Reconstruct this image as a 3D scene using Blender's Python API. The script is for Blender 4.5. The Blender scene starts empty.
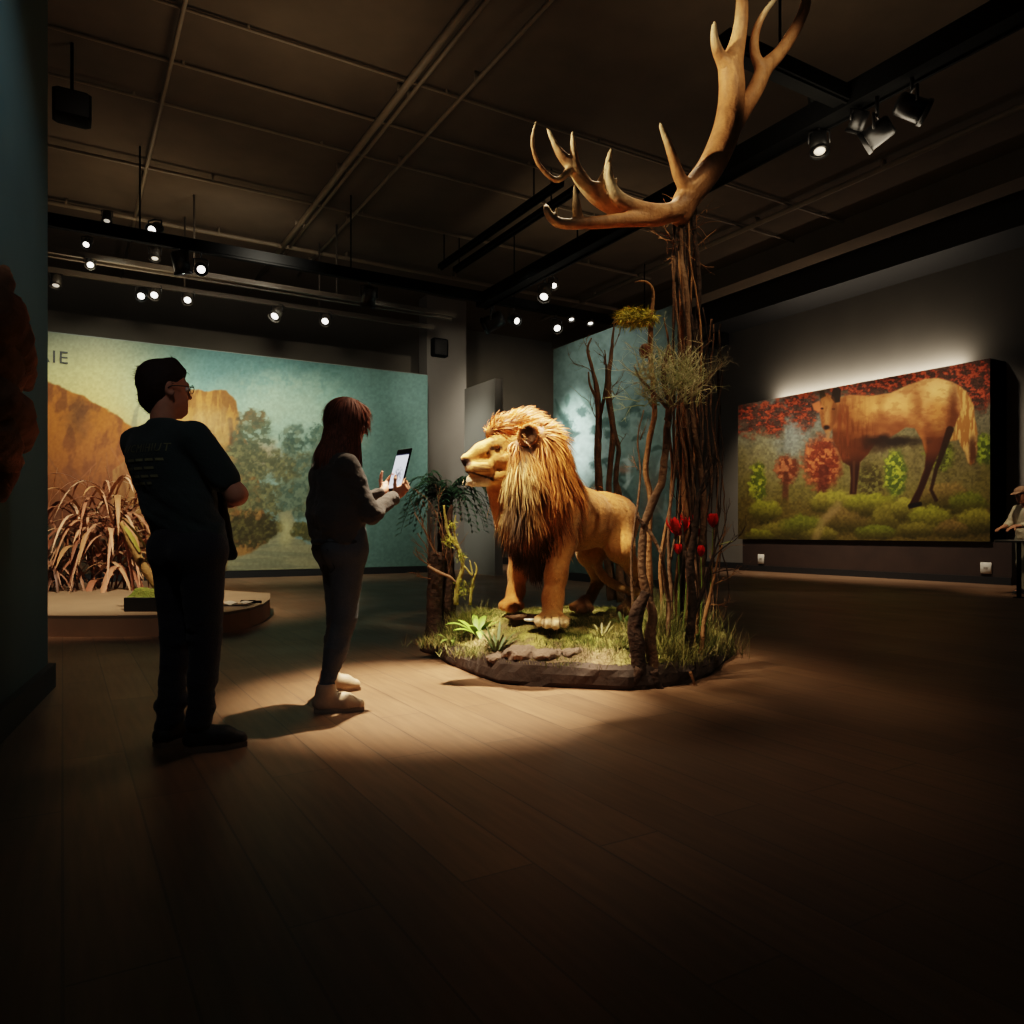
import bpy, math, random
import numpy as np
from mathutils import Vector, Matrix
from mathutils.bvhtree import BVHTree

random.seed(7)
rng = np.random.default_rng(7)
COL = bpy.context.scene.collection
CAM_H = 0.98          # camera height
FPX = 760.0           # focal length in pixels of a 1024 px frame
HOR = 532.0           # horizon row
ANG = math.radians(30.6)
E1 = np.array([math.cos(ANG), math.sin(ANG), 0.0])     # room axis, runs right and away
E2 = np.array([-math.sin(ANG), math.cos(ANG), 0.0])    # room axis, runs left and away
UP = np.array([0, 0, 1.0])

def W(px, py, d):
    """the place at distance d that a photograph pixel shows"""
    return np.array([(px - 512) / FPX * d, d, CAM_H + (HOR - py) / FPX * d])
def WZ(px, py, z):
    return W(px, py, (z - CAM_H) * FPX / (HOR - py))
def V(*a): return np.array(a, float)
def unit(v):
    v = np.asarray(v, float); return v / (np.linalg.norm(v) + 1e-12)
def project(P):
    P = np.asarray(P)
    return 512 + FPX * P[:, 0] / P[:, 1], HOR - FPX * (P[:, 2] - CAM_H) / P[:, 1]
def lin(c):
    c = np.asarray(c, float) / 255.0
    return np.where(c <= 0.04045, c / 12.92, ((c + 0.055) / 1.055) ** 2.4)
def S(r, g, b): return tuple(lin((r, g, b)))

# ---------------------------------------------------------------- objects
def tag(o, label=None, cat=None, group=None, kind=None):
    if label: o['label'] = label
    if cat: o['category'] = cat
    if group: o['group'] = group
    if kind: o['kind'] = kind
    return o
def empty(name, loc, label, cat, group=None):
    o = bpy.data.objects.new(name, None); COL.objects.link(o)
    o.location = tuple(loc); o.empty_display_size = 0.05
    return tag(o, label, cat, group)
def link_mesh(name, verts, faces, m, parent=None, smooth=True, cols=None):
    me = bpy.data.meshes.new(name)
    me.from_pydata([tuple(v) for v in np.asarray(verts, float)], [], [tuple(int(i) for i in f) for f in faces])
    finish_mesh(me, m, smooth, cols)
    return place(name, me, parent)
def finish_mesh(me, m, smooth, cols):
    me.materials.append(m)
    if smooth: me.polygons.foreach_set('use_smooth', np.ones(len(me.polygons), bool))
    if cols is not None:
        a = me.color_attributes.new('Col', 'FLOAT_COLOR', 'POINT')
        c = np.ones((len(me.vertices), 4)); c[:, :3] = cols
        a.data.foreach_set('color', c.ravel())
    me.update()
def place(name, me, parent=None):
    o = bpy.data.objects.new(name, me); COL.objects.link(o)
    if parent is not None: attach(o, parent)
    return o
def world_loc(o):
    t = Vector(o.location)
    return t
def attach(o, parent):
    o.parent = parent
    root = parent
    M = Matrix.Identity(4)
    if parent.type == 'EMPTY' and parent.parent is None:
        M = Matrix.Translation(parent.location).inverted()
    o.matrix_parent_inverse = M
    return o
def copy_tree(o, parent=None):
    c = o.copy(); COL.objects.link(c); c.parent = parent
    if parent is not None: c.matrix_parent_inverse = o.matrix_parent_inverse.copy()
    for ch in list(o.children): copy_tree(ch, c)
    return c

# ---------------------------------------------------------------- noise
def _hash(ix, iy, iz, seed):
    h = (ix.astype(np.int64) * 374761393 + iy.astype(np.int64) * 668265263 + iz.astype(np.int64) * 2147483647 + seed * 1274126177) & 0xffffffff
    h = ((h ^ (h >> 13)) * 1274126177) & 0xffffffff
    h = h ^ (h >> 16)
    return (h & 0xffff) / 65535.0
def vnoise(x, y, z=None, seed=0):
    x = np.asarray(x, float); y = np.asarray(y, float)
    z = np.zeros_like(x) if z is None else np.asarray(z, float)
    x0, y0, z0 = np.floor(x), np.floor(y), np.floor(z)
    fx, fy, fz = x - x0, y - y0, z - z0
    fx = fx * fx * (3 - 2 * fx); fy = fy * fy * (3 - 2 * fy); fz = fz * fz * (3 - 2 * fz)
    r = 0
    for dx in (0, 1):
        for dy in (0, 1):
            for dz in (0, 1):
                w = (fx if dx else 1 - fx) * (fy if dy else 1 - fy) * (fz if dz else 1 - fz)
                r = r + w * _hash(x0 + dx, y0 + dy, z0 + dz, seed)
    return r
def fbm(x, y, z=None, oct=4, seed=0):
    r, a, t = 0, 1.0, 0
    z = np.zeros_like(np.asarray(x, float)) if z is None else z
    for i in range(oct):
        r = r + a * vnoise(x * 2 ** i, y * 2 ** i, z * 2 ** i, seed + i * 17); t += a; a *= 0.5
    return r / t
def sstep(a, b, x):
    t = np.clip((x - a) / (b - a), 0, 1); return t * t * (3 - 2 * t)

# ---------------------------------------------------------------- mesh builder
def catmull(pts, n=6):
    """smooth a polyline; points may carry extra columns (radius)"""
    P = np.asarray(pts, float)
    if len(P) < 3: 
        t = np.linspace(0, 1, n + 1)[:, None]; return P[0] * (1 - t) + P[-1] * t
    Q = np.vstack([2 * P[0] - P[1], P, 2 * P[-1] - P[-2]])
    out = []
    for i in range(1, len(Q) - 2):
        p0, p1, p2, p3 = Q[i - 1], Q[i], Q[i + 1], Q[i + 2]
        for t in np.linspace(0, 1, n, endpoint=False):
            out.append(0.5 * (2 * p1 + (p2 - p0) * t + (2 * p0 - 5 * p1 + 4 * p2 - p3) * t * t + (3 * p1 - p0 - 3 * p2 + p3) * t ** 3))
    out.append(P[-1])
    return np.array(out)
class MB:
    def __init__(s): s.v = []; s.f = []; s.c = []
    def add(s, verts, faces, col=None):
        b = len(s.v); s.v.extend([tuple(x) for x in verts]); s.f.extend([tuple(i + b for i in f) for f in faces])
        if col is None: col = (1, 1, 1)
        col = np.asarray(col, float)
        if col.ndim == 1: col = np.tile(col, (len(verts), 1))
        s.c.extend([tuple(x) for x in col])
    def box(s, c, size, ax=None, col=None, bevel=0.0):
        """box with centre c; ax = (x axis, y axis, z axis)"""
        ax = (V(1, 0, 0), V(0, 1, 0), V(0, 0, 1)) if ax is None else ax
        h = np.asarray(size, float) / 2; c = np.asarray(c, float)
        if bevel <= 0:
            vs = [c + ax[0] * h[0] * i + ax[1] * h[1] * j + ax[2] * h[2] * k for k in (-1, 1) for j in (-1, 1) for i in (-1, 1)]
            fs = [(0, 2, 3, 1), (4, 5, 7, 6), (0, 1, 5, 4), (2, 6, 7, 3), (0, 4, 6, 2), (1, 3, 7, 5)]
            s.add(vs, fs, col); return
        b = bevel; rings = []
        for (z, ins) in ((-h[2], b), (-h[2] + b, 0), (h[2] - b, 0), (h[2], b)):
            x, y = h[0] - ins, h[1] - ins
            pts = [(x, y - b), (x - b, y), (-x + b, y), (-x, y - b), (-x, -y + b), (-x + b, -y), (x - b, -y), (x, -y + b)]
            rings.append([c + ax[0] * p[0] + ax[1] * p[1] + ax[2] * z for p in pts])
        vs = [p for r in rings for p in r]; fs = [tuple(range(7, -1, -1)), tuple(24 + i for i in range(8))]
        for r in range(3):
            for i in range(8): fs.append((r * 8 + i, r * 8 + (i + 1) % 8, (r + 1) * 8 + (i + 1) % 8, (r + 1) * 8 + i))
        s.add(vs, fs, col)
    def tube(s, pts, r, n=8, col=None, cap=True, flat=None):
        """tube along points; r scalar or per point; flat=(axis, factor) squashes"""
        P = np.asarray(pts, float); m = len(P)
        R = np.full(m, float(r)) if np.isscalar(r) else np.asarray(r, float)
        T = np.gradient(P, axis=0); T /= (np.linalg.norm(T, axis=1)[:, None] + 1e-9)
        a = V(0, 0, 1) if abs(T[0][2]) < .9 else V(1, 0, 0)
        u = unit(np.cross(T[0], a)); vs = []
        ang = np.linspace(0, 2 * np.pi, n, endpoint=False)
        for i in range(m):
            u = unit(u - T[i] * np.dot(u, T[i])); w = np.cross(T[i], u)
            ring = (np.cos(ang)[:, None] * u + np.sin(ang)[:, None] * w) * R[i]
            if flat is not None: ring = ring + np.outer(ring @ flat[0], flat[0]) * (flat[1] - 1)
            vs.extend(P[i] + ring)
        fs = [(i * n + j, i * n + (j + 1) % n, (i + 1) * n + (j + 1) % n, (i + 1) * n + j) for i in range(m - 1) for j in range(n)]
        if cap:
            fs.append(tuple(range(n - 1, -1, -1))); fs.append(tuple((m - 1) * n + j for j in range(n)))
        if col is not None:
            col = np.asarray(col, float)
            if col.ndim == 2 and len(col) == m: col = np.repeat(col, n, axis=0)
        s.add(vs, fs, col)
    def ribbon(s, pts, w, side, col=None, fold=0.0):
        """leaf or hair blade: w per point, side = width direction, fold lifts the edges into a V"""
        P = np.asarray(pts, float); m = len(P); side = np.asarray(side, float)
        if side.ndim == 1: side = np.tile(side, (m, 1))
        w = np.asarray(w, float)[:, None]
        T = np.gradient(P, axis=0); nrm = np.cross(T, side); nrm /= (np.linalg.norm(nrm, axis=1)[:, None] + 1e-9)
        L = P - side * w + nrm * w * fold; Rr = P + side * w + nrm * w * fold
        if fold:
            vs = np.empty((3 * m, 3)); vs[0::3] = L; vs[1::3] = P; vs[2::3] = Rr; k = 3
            fs = [(3 * i + j, 3 * i + j + 1, 3 * i + 4 + j, 3 * i + 3 + j) for i in range(m - 1) for j in (0, 1)]
        else:
            vs = np.empty((2 * m, 3)); vs[0::2] = L; vs[1::2] = Rr; k = 2
            fs = [(2 * i, 2 * i + 1, 2 * i + 3, 2 * i + 2) for i in range(m - 1)]
        if col is not None:
            col = np.asarray(col, float)
            if col.ndim == 2: col = np.repeat(col, k, axis=0)
        s.add(vs, fs, col)
    def prism(s, poly, z0, z1, col=None):
        n = len(poly); vs = [(p[0], p[1], z0) for p in poly] + [(p[0], p[1], z1) for p in poly]
        fs = [tuple(range(n - 1, -1, -1)), tuple(range(n, 2 * n))] + [(i, (i + 1) % n, n + (i + 1) % n, n + i) for i in range(n)]
        s.add(vs, fs, col)
    def ball(s, c, r, col=None, nu=10, nv=7, ax=None):
        r = np.full(3, r) if np.isscalar(r) else np.asarray(r, float)
        ax = np.eye(3) if ax is None else np.asarray(ax)
        vs = []; fs = []
        for j in range(nv + 1):
            t = math.pi * j / nv
            for i in range(nu):
                p = 2 * math.pi * i / nu
                q = np.array([math.sin(t) * math.cos(p), math.sin(t) * math.sin(p), math.cos(t)]) * r
                vs.append(np.asarray(c) + q @ ax)
        for j in range(nv):
            for i in range(nu): fs.append((j * nu + i, (j + 1) * nu + i, (j + 1) * nu + (i + 1) % nu, j * nu + (i + 1) % nu))
        s.add(vs, fs, col)
    def build(s, name, m, parent=None, smooth=True):
        return link_mesh(name, s.v, s.f, m, parent, smooth, np.array(s.c))

# ---------------------------------------------------------------- implicit bodies (smooth union of round cones, surface nets)
def cone(a, b, ra, rb=None, k=0.03): return ('c', np.asarray(a, float), np.asarray(b, float), float(ra), float(ra if rb is None else rb), k)
def ell(c, radii, ax=None, k=0.03, sub=False):
    return ('s' if sub else 'e', np.asarray(c, float), np.asarray(radii, float), np.eye(3) if ax is None else np.array([unit(a) for a in ax]), 0, k)
def implicit(prims, h):
    lo = np.full(3, 1e9); hi = -lo; bb = []
    for p in prims:
        if p[0] == 'c':
            a = np.minimum(p[1] - p[3], p[2] - p[4]); b = np.maximum(p[1] + p[3], p[2] + p[4])
        else:
            m = p[2].max(); a = p[1] - m; b = p[1] + m
        bb.append((a, b))
        if p[0] != 's': lo = np.minimum(lo, a); hi = np.maximum(hi, b)
    lo -= 3 * h; hi += 3 * h
    n = np.ceil((hi - lo) / h).astype(int) + 1
    F = np.full(n, 1.0, np.float32)
    ax = [lo[i] + h * np.arange(n[i]) for i in range(3)]
    for p, (a, b) in zip(prims, bb):
        k = p[5]; mar = k + 3 * h
        i0 = np.clip(np.floor((a - mar - lo) / h).astype(int), 0, n); i1 = np.clip(np.ceil((b + mar - lo) / h).astype(int) + 1, 0, n)
        if np.any(i1 <= i0): continue
        sl = tuple(slice(i0[i], i1[i]) for i in range(3))
        X = ax[0][sl[0]][:, None, None]; Y = ax[1][sl[1]][None, :, None]; Z = ax[2][sl[2]][None, None, :]
        if p[0] == 'c':
            ba = p[2] - p[1]; L2 = max(ba @ ba, 1e-9)
            t = np.clip(((X - p[1][0]) * ba[0] + (Y - p[1][1]) * ba[1] + (Z - p[1][2]) * ba[2]) / L2, 0, 1)
            d = np.sqrt((X - p[1][0] - t * ba[0]) ** 2 + (Y - p[1][1] - t * ba[1]) ** 2 + (Z - p[1][2] - t * ba[2]) ** 2) - (p[3] + (p[4] - p[3]) * t)
        else:
            q = [(X - p[1][0]) * r[0] + (Y - p[1][1]) * r[1] + (Z - p[1][2]) * r[2] for r in p[3]]
            k0 = np.sqrt(sum((q[i] / p[2][i]) ** 2 for i in range(3))); k1 = np.sqrt(sum((q[i] / p[2][i] ** 2) ** 2 for i in range(3))) + 1e-9
            d = k0 * (k0 - 1) / k1
        f = F[sl]
        if p[0] == 's':
            hh = np.clip(0.5 - 0.5 * (d + f) / k, 0, 1); F[sl] = f + (-d - f) * hh + k * hh * (1 - hh)
        else:
            hh = np.clip(0.5 + 0.5 * (f - d) / k, 0, 1); F[sl] = f + (d - f) * hh - k * hh * (1 - hh)
    return surface_nets(F, lo, h)
def surface_nets(F, lo, h):
    n = F.shape; sg = F < 0
    cn = np.zeros((n[0] - 1, n[1] - 1, n[2] - 1), np.uint8)
    for dx in (0, 1):
        for dy in (0, 1):
            for dz in (0, 1): cn += sg[dx:n[0] - 1 + dx, dy:n[1] - 1 + dy, dz:n[2] - 1 + dz]
    act = (cn > 0) & (cn < 8); I = np.argwhere(act)
    idx = np.full(act.shape, -1, np.int64); idx[act] = np.arange(len(I))
    acc = np.zeros((len(I), 3)); cnt = np.zeros(len(I))
    for axis in range(3):
        o1, o2 = [a for a in range(3) if a != axis]
        for u in (0, 1):
            for w in (0, 1):
                A = I.copy(); A[:, o1] += u; A[:, o2] += w; B = A.copy(); B[:, axis] += 1
                fa = F[A[:, 0], A[:, 1], A[:, 2]]; fb = F[B[:, 0], B[:, 1], B[:, 2]]
                m = (fa < 0) != (fb < 0); t = fa / np.where(m, fa - fb, 1)
                P = A.astype(float); P[:, axis] += t
                acc[m] += P[m]; cnt[m] += 1
    verts = lo + h * acc / cnt[:, None]
    faces = []
    for axis in range(3):
        o1, o2 = [(1, 2), (2, 0), (0, 1)][axis]
        sl0 = [slice(None)] * 3; sl1 = [slice(None)] * 3; sl0[axis] = slice(0, -1); sl1[axis] = slice(1, None)
        E = np.argwhere(sg[tuple(sl0)] != sg[tuple(sl1)])
        E = E[(E[:, o1] > 0) & (E[:, o2] > 0) & (E[:, o1] < n[o1] - 1) & (E[:, o2] < n[o2] - 1)]
        inside = sg[E[:, 0], E[:, 1], E[:, 2]]
        q = []
        for (u, w) in ((1, 1), (0, 1), (0, 0), (1, 0)):
            C = E.copy(); C[:, o1] -= u; C[:, o2] -= w; q.append(idx[C[:, 0], C[:, 1], C[:, 2]])
        Q = np.stack(q, 1); Q[~inside] = Q[~inside][:, ::-1]; faces.append(Q)
    return verts, np.vstack(faces)
def vnormals(v, f):
    n = np.zeros_like(v); fn = np.cross(v[f[:, 2]] - v[f[:, 0]], v[f[:, 3]] - v[f[:, 1]])
    for i in range(4): np.add.at(n, f[:, i], fn)
    return n / (np.linalg.norm(n, axis=1)[:, None] + 1e-12)
def relax(v, f, it=1, lam=0.5):
    for _ in range(it):
        a = np.zeros_like(v); c = np.zeros(len(v))
        for i in range(4):
            np.add.at(a, f[:, i], v[f[:, (i + 1) % 4]]); np.add.at(a, f[:, (i + 1) % 4], v[f[:, i]])
            np.add.at(c, f[:, i], 1); np.add.at(c, f[:, (i + 1) % 4], 1)
        v = v + lam * (a / np.maximum(c, 1)[:, None] - v)
    return v
def quad_mesh(name, v, f, m, parent=None, cols=None):
    me = bpy.data.meshes.new(name); k = f.shape[1]
    me.vertices.add(len(v)); me.vertices.foreach_set('co', np.asarray(v, np.float32).ravel())
    me.loops.add(f.size); me.loops.foreach_set('vertex_index', f.astype(np.int32).ravel())
    me.polygons.add(len(f)); me.polygons.foreach_set('loop_start', np.arange(0, f.size, k, dtype=np.int32))
    me.update(calc_edges=True); me.validate()
    finish_mesh(me, m, True, cols)
    return place(name, me, parent)
def body_mesh(name, prims, h, m, parent=None, color=None, it=1, deform=None):
    v, f = implicit(prims, h); v = relax(v, f, it)
    if deform is not None: v = deform(v, vnormals(v, f))
    cols = np.ones((len(v), 3)) if color is None else (color(v, vnormals(v, f)) if callable(color) else np.tile(color, (len(v), 1)))
    o = quad_mesh(name, v, f, m, parent, cols)
    return o, v, f

# ---------------------------------------------------------------- materials
def new_mat(name):
    m = bpy.data.materials.new(name); m.use_nodes = True
    return m, m.node_tree.nodes, m.node_tree.links, m.node_tree.nodes['Principled BSDF']
def mat(name, col, rough=0.6, var=0.15, scale=8.0, bump=0.0, metal=0.0, spec=0.5, bscale=None, coat=0.0):
    m, N, L, B = new_mat(name)
    tc = N.new('ShaderNodeTexCoord'); nz = N.new('ShaderNodeTexNoise'); nz.inputs['Scale'].default_value = scale; nz.inputs['Detail'].default_value = 5
    L.new(tc.outputs['Object'], nz.inputs['Vector'])
    r = N.new('ShaderNodeValToRGB'); c = np.asarray(col)
    r.color_ramp.elements[0].position = 0.3; r.color_ramp.elements[1].position = 0.7
    r.color_ramp.elements[0].color = (*np.clip(c * (1 - var), 0, 1), 1); r.color_ramp.elements[1].color = (*np.clip(c * (1 + var), 0, 1), 1)
    L.new(nz.outputs['Fac'], r.inputs['Fac']); L.new(r.outputs['Color'], B.inputs['Base Color'])
    B.inputs['Roughness'].default_value = rough; B.inputs['Metallic'].default_value = metal
    B.inputs['Specular IOR Level'].default_value = spec; B.inputs['Coat Weight'].default_value = coat
    if bump: add_bump(N, L, B, tc, bscale or scale * 3, bump)
    return m
def add_bump(N, L, B, tc, scale, strength, detail=6):
    n2 = N.new('ShaderNodeTexNoise'); n2.inputs['Scale'].default_value = scale; n2.inputs['Detail'].default_value = detail
    L.new(tc.outputs['Object'], n2.inputs['Vector'])
    bp = N.new('ShaderNodeBump'); bp.inputs['Strength'].default_value = strength; bp.inputs['Distance'].default_value = 0.02
    L.new(n2.outputs['Fac'], bp.inputs['Height']); L.new(bp.outputs['Normal'], B.inputs['Normal'])
def vmat(name, rough=0.7, bump=0.0, bscale=60, var=0.0, spec=0.3, sheen=0.0, trans=0.0):
    """colour from the vertex attribute, broken up by procedural noise"""
    m, N, L, B = new_mat(name)
    at = N.new('ShaderNodeAttribute'); at.attribute_name = 'Col'
    tc = N.new('ShaderNodeTexCoord'); out = at.outputs['Color']
    if var:
        nz = N.new('ShaderNodeTexNoise'); nz.inputs['Scale'].default_value = bscale * .5; nz.inputs['Detail'].default_value = 5
        L.new(tc.outputs['Object'], nz.inputs['Vector'])
        mr = N.new('ShaderNodeMapRange'); mr.inputs['From Min'].default_value = .25; mr.inputs['From Max'].default_value = .75
        mr.inputs['To Min'].default_value = 1 - var; mr.inputs['To Max'].default_value = 1 + var
        L.new(nz.outputs['Fac'], mr.inputs['Value'])
        mx = N.new('ShaderNodeVectorMath'); mx.operation = 'SCALE'
        L.new(out, mx.inputs[0]); L.new(mr.outputs['Result'], mx.inputs['Scale']); out = mx.outputs['Vector']
    L.new(out, B.inputs['Base Color'])
    B.inputs['Roughness'].default_value = rough; B.inputs['Specular IOR Level'].default_value = spec
    if sheen: B.inputs['Sheen Weight'].default_value = sheen
    if bump: add_bump(N, L, B, tc, bscale, bump)
    return m
def glow(name, col, strength):
    m, N, L, B = new_mat(name)
    B.inputs['Base Color'].default_value = (*col, 1)
    B.inputs['Emission Color'].default_value = (*col, 1); B.inputs['Emission Strength'].default_value = strength
    return m
# ================================================================= materials of the room
def floor_material():
    m, N, L, B = new_mat('floor_planks')
    tc = N.new('ShaderNodeTexCoord'); mp = N.new('ShaderNodeMapping'); mp.inputs['Rotation'].default_value[2] = -(ANG + math.pi / 2)
    L.new(tc.outputs['Object'], mp.inputs['Vector'])
    br = N.new('ShaderNodeTexBrick'); br.inputs['Scale'].default_value = 1.0
    br.inputs['Brick Width'].default_value = 1.9; br.inputs['Row Height'].default_value = 0.24
    br.inputs['Mortar Size'].default_value = 0.004; br.inputs['Bias'].default_value = 0.0; br.offset = 0.37
    br.inputs['Color1'].default_value = (0.178, 0.100, 0.053, 1); br.inputs['Color2'].default_value = (0.126, 0.070, 0.037, 1)
    br.inputs['Mortar'].default_value = (0.085, 0.05, 0.03, 1)
    L.new(mp.outputs['Vector'], br.inputs['Vector'])
    m2 = N.new('ShaderNodeMapping'); m2.inputs['Scale'].default_value = (1.2, 14, 1); L.new(mp.outputs['Vector'], m2.inputs['Vector'])
    nz = N.new('ShaderNodeTexNoise'); nz.inputs['Scale'].default_value = 2.2; nz.inputs['Detail'].default_value = 6; L.new(m2.outputs['Vector'], nz.inputs['Vector'])
    mr = N.new('ShaderNodeMapRange'); mr.inputs['From Min'].default_value = .3; mr.inputs['From Max'].default_value = .7; mr.inputs['To Min'].default_value = .82; mr.inputs['To Max'].default_value = 1.15
    L.new(nz.outputs['Fac'], mr.inputs['Value'])
    vm = N.new('ShaderNodeVectorMath'); vm.operation = 'SCALE'; L.new(br.outputs['Color'], vm.inputs[0]); L.new(mr.outputs['Result'], vm.inputs['Scale'])
    L.new(vm.outputs['Vector'], B.inputs['Base Color'])
    n3 = N.new('ShaderNodeTexNoise'); n3.inputs['Scale'].default_value = 1.3; n3.inputs['Detail'].default_value = 4; L.new(tc.outputs['Object'], n3.inputs['Vector'])
    m3 = N.new('ShaderNodeMapRange'); m3.inputs['To Min'].default_value = .36; m3.inputs['To Max'].default_value = .56; L.new(n3.outputs['Fac'], m3.inputs['Value'])
    L.new(m3.outputs['Result'], B.inputs['Roughness']); B.inputs['Specular IOR Level'].default_value = 0.35
    bp = N.new('ShaderNodeBump'); bp.inputs['Strength'].default_value = .15; bp.inputs['Distance'].default_value = .004
    L.new(br.outputs['Fac'], bp.inputs['Height']); bp.invert = True; L.new(bp.outputs['Normal'], B.inputs['Normal'])
    return m
M_floor = floor_material()
M_ceil = mat('ceiling_paint', S(92, 80, 66), .9, .12, 1.5, .1, spec=.1)
M_conduit = mat('conduit_paint', S(118, 104, 84), .6, .1, 4)
M_teal = mat('teal_wall_paint', S(84, 108, 112), .85, .06, 2, .03, spec=.15)
M_grey = mat('grey_wall_paint', S(112, 106, 98), .85, .06, 1.2, .03, spec=.15)
M_dark = mat('dark_wall_paint', S(92, 86, 76), .9, .08, 1.2, .03, spec=.1)
M_pale = mat('pale_wall_paint', S(120, 124, 116), .85, .06, 1.2, .03, spec=.15)
M_base = mat('baseboard_paint', S(24, 21, 19), .6, .1, 6)
M_black = mat('black_metal', S(9, 9, 8), .9, .2, 20, spec=.08)
M_brownpanel = mat('brown_plinth_panel', S(50, 35, 26), .6, .15, 3, .05)

def slab(A, B, off, z0, z1, name, m, parent=None, kind='structure'):
    """upright slab from ground point A to B, off = thickness vector"""
    A = V(A[0], A[1], 0); B = V(B[0], B[1], 0); off = np.asarray(off, float)
    mb = MB(); mb.prism([A, B, B + off, A + off], z0, z1)
    o = mb.build(name, m, parent, smooth=False)
    bm_fix(o)
    if kind and parent is None: o['kind'] = kind
    return o
def bm_fix(o):
    import bmesh
    b = bmesh.new(); b.from_mesh(o.data); bmesh.ops.recalc_face_normals(b, faces=b.faces); b.to_mesh(o.data); b.free()
def bar(mb, A, B, w, h, col=None):
    """rectangular rail from A to B"""
    A = np.asarray(A, float); B = np.asarray(B, float); t = unit(B - A); s = unit(np.cross(t, UP)); u = np.cross(s, t)
    mb.box((A + B) / 2, (np.linalg.norm(B - A), w, h), (t, s, u), col)

# ================================================================= room shell
mb = MB(); mb.prism([(-14, -3), (14, -3), (14, 27), (-14, 27)], -0.1, 0.0)
o = mb.build('floor', M_floor, smooth=False); tag(o, kind='structure')
CEIL = 7.0
mb = MB(); mb.prism([(-14, -3), (14, -3), (14, 27), (-14, 27)], CEIL, CEIL + .1)
o = mb.build('ceiling', M_ceil, smooth=False); tag(o, kind='structure')

RP = V(9.03, 14.06, 0)                        # front plane of the big deer picture
R_wall0 = RP + E1 * 0.62
slab(R_wall0 - E2 * 14, R_wall0 + E2 * 14, E1 * .2, 0, CEIL, 'wall_right', M_grey)
slab(R_wall0 - E2 * 14 - E1 * .03, R_wall0 + E2 * 14 - E1 * .03, E1 * .028, 0, .16, 'baseboard_right', M_base)
MU = V(-4.72, 16.9, 0)                         # plane of the long landscape mural
def on_line(px, P, D):
    k = (px - 512) / FPX; t = (k * P[1] - P[0]) / (D[0] - k * D[1]); return P + D * t
mA, mB_ = on_line(18, MU, E1), on_line(427, MU, E1)
slab(mA, mB_, E2 * .3, 0, 4.8, 'wall_mural', M_pale)
slab(mA - E2 * .03, mB_ - E2 * .03, E2 * .03, 0, .15, 'baseboard_mural', M_base)
BK = MU + E2 * 3.2
slab(BK - E1 * 8, BK + E1 * 18, E2 * .2, 0, CEIL, 'wall_back', M_dark)
slab(BK - E1 * 8 - E2 * .03, BK + E1 * 18 - E2 * .03, E2 * .03, 0, .2, 'baseboard_back', M_base)
# dark header hanging above the mural, lower edge behind the mural top
slab(mA + E2 * 1.0 - E1 * 3, mB_ + E2 * 1.0, E2 * .15, 4.3, 5.45, 'wall_header', M_dark)
# pillar and half wall at the back
pc = W(449, HOR, 19.6) * V(1, 1, 0)
slab(pc - E1 * .62, pc + E1 * .5, E2 * .5, 0, CEIL, 'wall_pillar', M_grey)
hw = V(-.38, 17.0, 0)
slab(hw, hw + E2 * 1.5, E1 * .2, 0, 4.42, 'wall_screen', M_grey)
# teal picture wall in the middle
CN = V(2.81, 12.7, 0)
slab(CN, CN + E2 * 3.78, E1 * .25, 0, 4.82, 'wall_center', M_pale)
slab(CN - E1 * .03, CN + E2 * 3.78 - E1 * .03, E1 * .03, 0, .15, 'baseboard_center', M_base)
# dark partition on the left
LW = V(-2.92, 4.78, 0); LD = unit(V(.376, -.927, 0)); LN = V(-LD[1], LD[0], 0)   # LN points right, into the room
slab(LW, LW + LD * 3.6, -LN * .25, 0, CEIL, 'wall_left', M_teal)
slab(LW - LD * .03, LW + LD * 3.6, LN * .04, 0, .15, 'baseboard_left', M_base)
# soffit and ducts along the right wall
slab(R_wall0 - E2 * 14 - E1 * 1.1, R_wall0 + E2 * 12 - E1 * 1.1, E1 * 1.1, 6.35, CEIL, 'ceiling_soffit', M_base)
slab(R_wall0 - E2 * 14 - E1 * 2.6, R_wall0 + E2 * 12 - E1 * 2.6, E1 * .5, 6.55, CEIL, 'ceiling_duct', M_ceil)

# conduits on the ceiling (two directions)
n = 0
def conduit(px0, py0, D, L0, L1, r=.028, z=6.88):
    global n; n += 1
    P = WZ(px0, py0, z); mb = MB(); A, B = P - D * L0, P + D * L1
    mb.tube([A, B], r, 8)
    for t in np.arange(.6, L0 + L1, 2.6):       # saddle clips
        mb.box(A + D * t + UP * .06, (.03, r * 2.3, .12), (D, np.cross(UP, D), UP))
    o = mb.build('trim_%d' % n, M_conduit); tag(o, kind='structure')
conduit(160, 110, E2, 6, 9)
conduit(380, 120, E2, 4, 9, .05); conduit(388, 124, E2, 4, 6)
conduit(450, 110, E2, 4, 8)
conduit(250, 190, E1, 9, 9); conduit(250, 240, E1, 9, 11, .045)
conduit(200, 70, E1, 6, 12, .02, 6.95); conduit(150, 100, E1, 6, 10, .02, 6.95)
conduit(820, 196, E2, 7, 9, .05); conduit(900, 215, E2, 6, 9, .035)
conduit(620, 150, E1, 14, 9, .02, 6.95)

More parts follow.
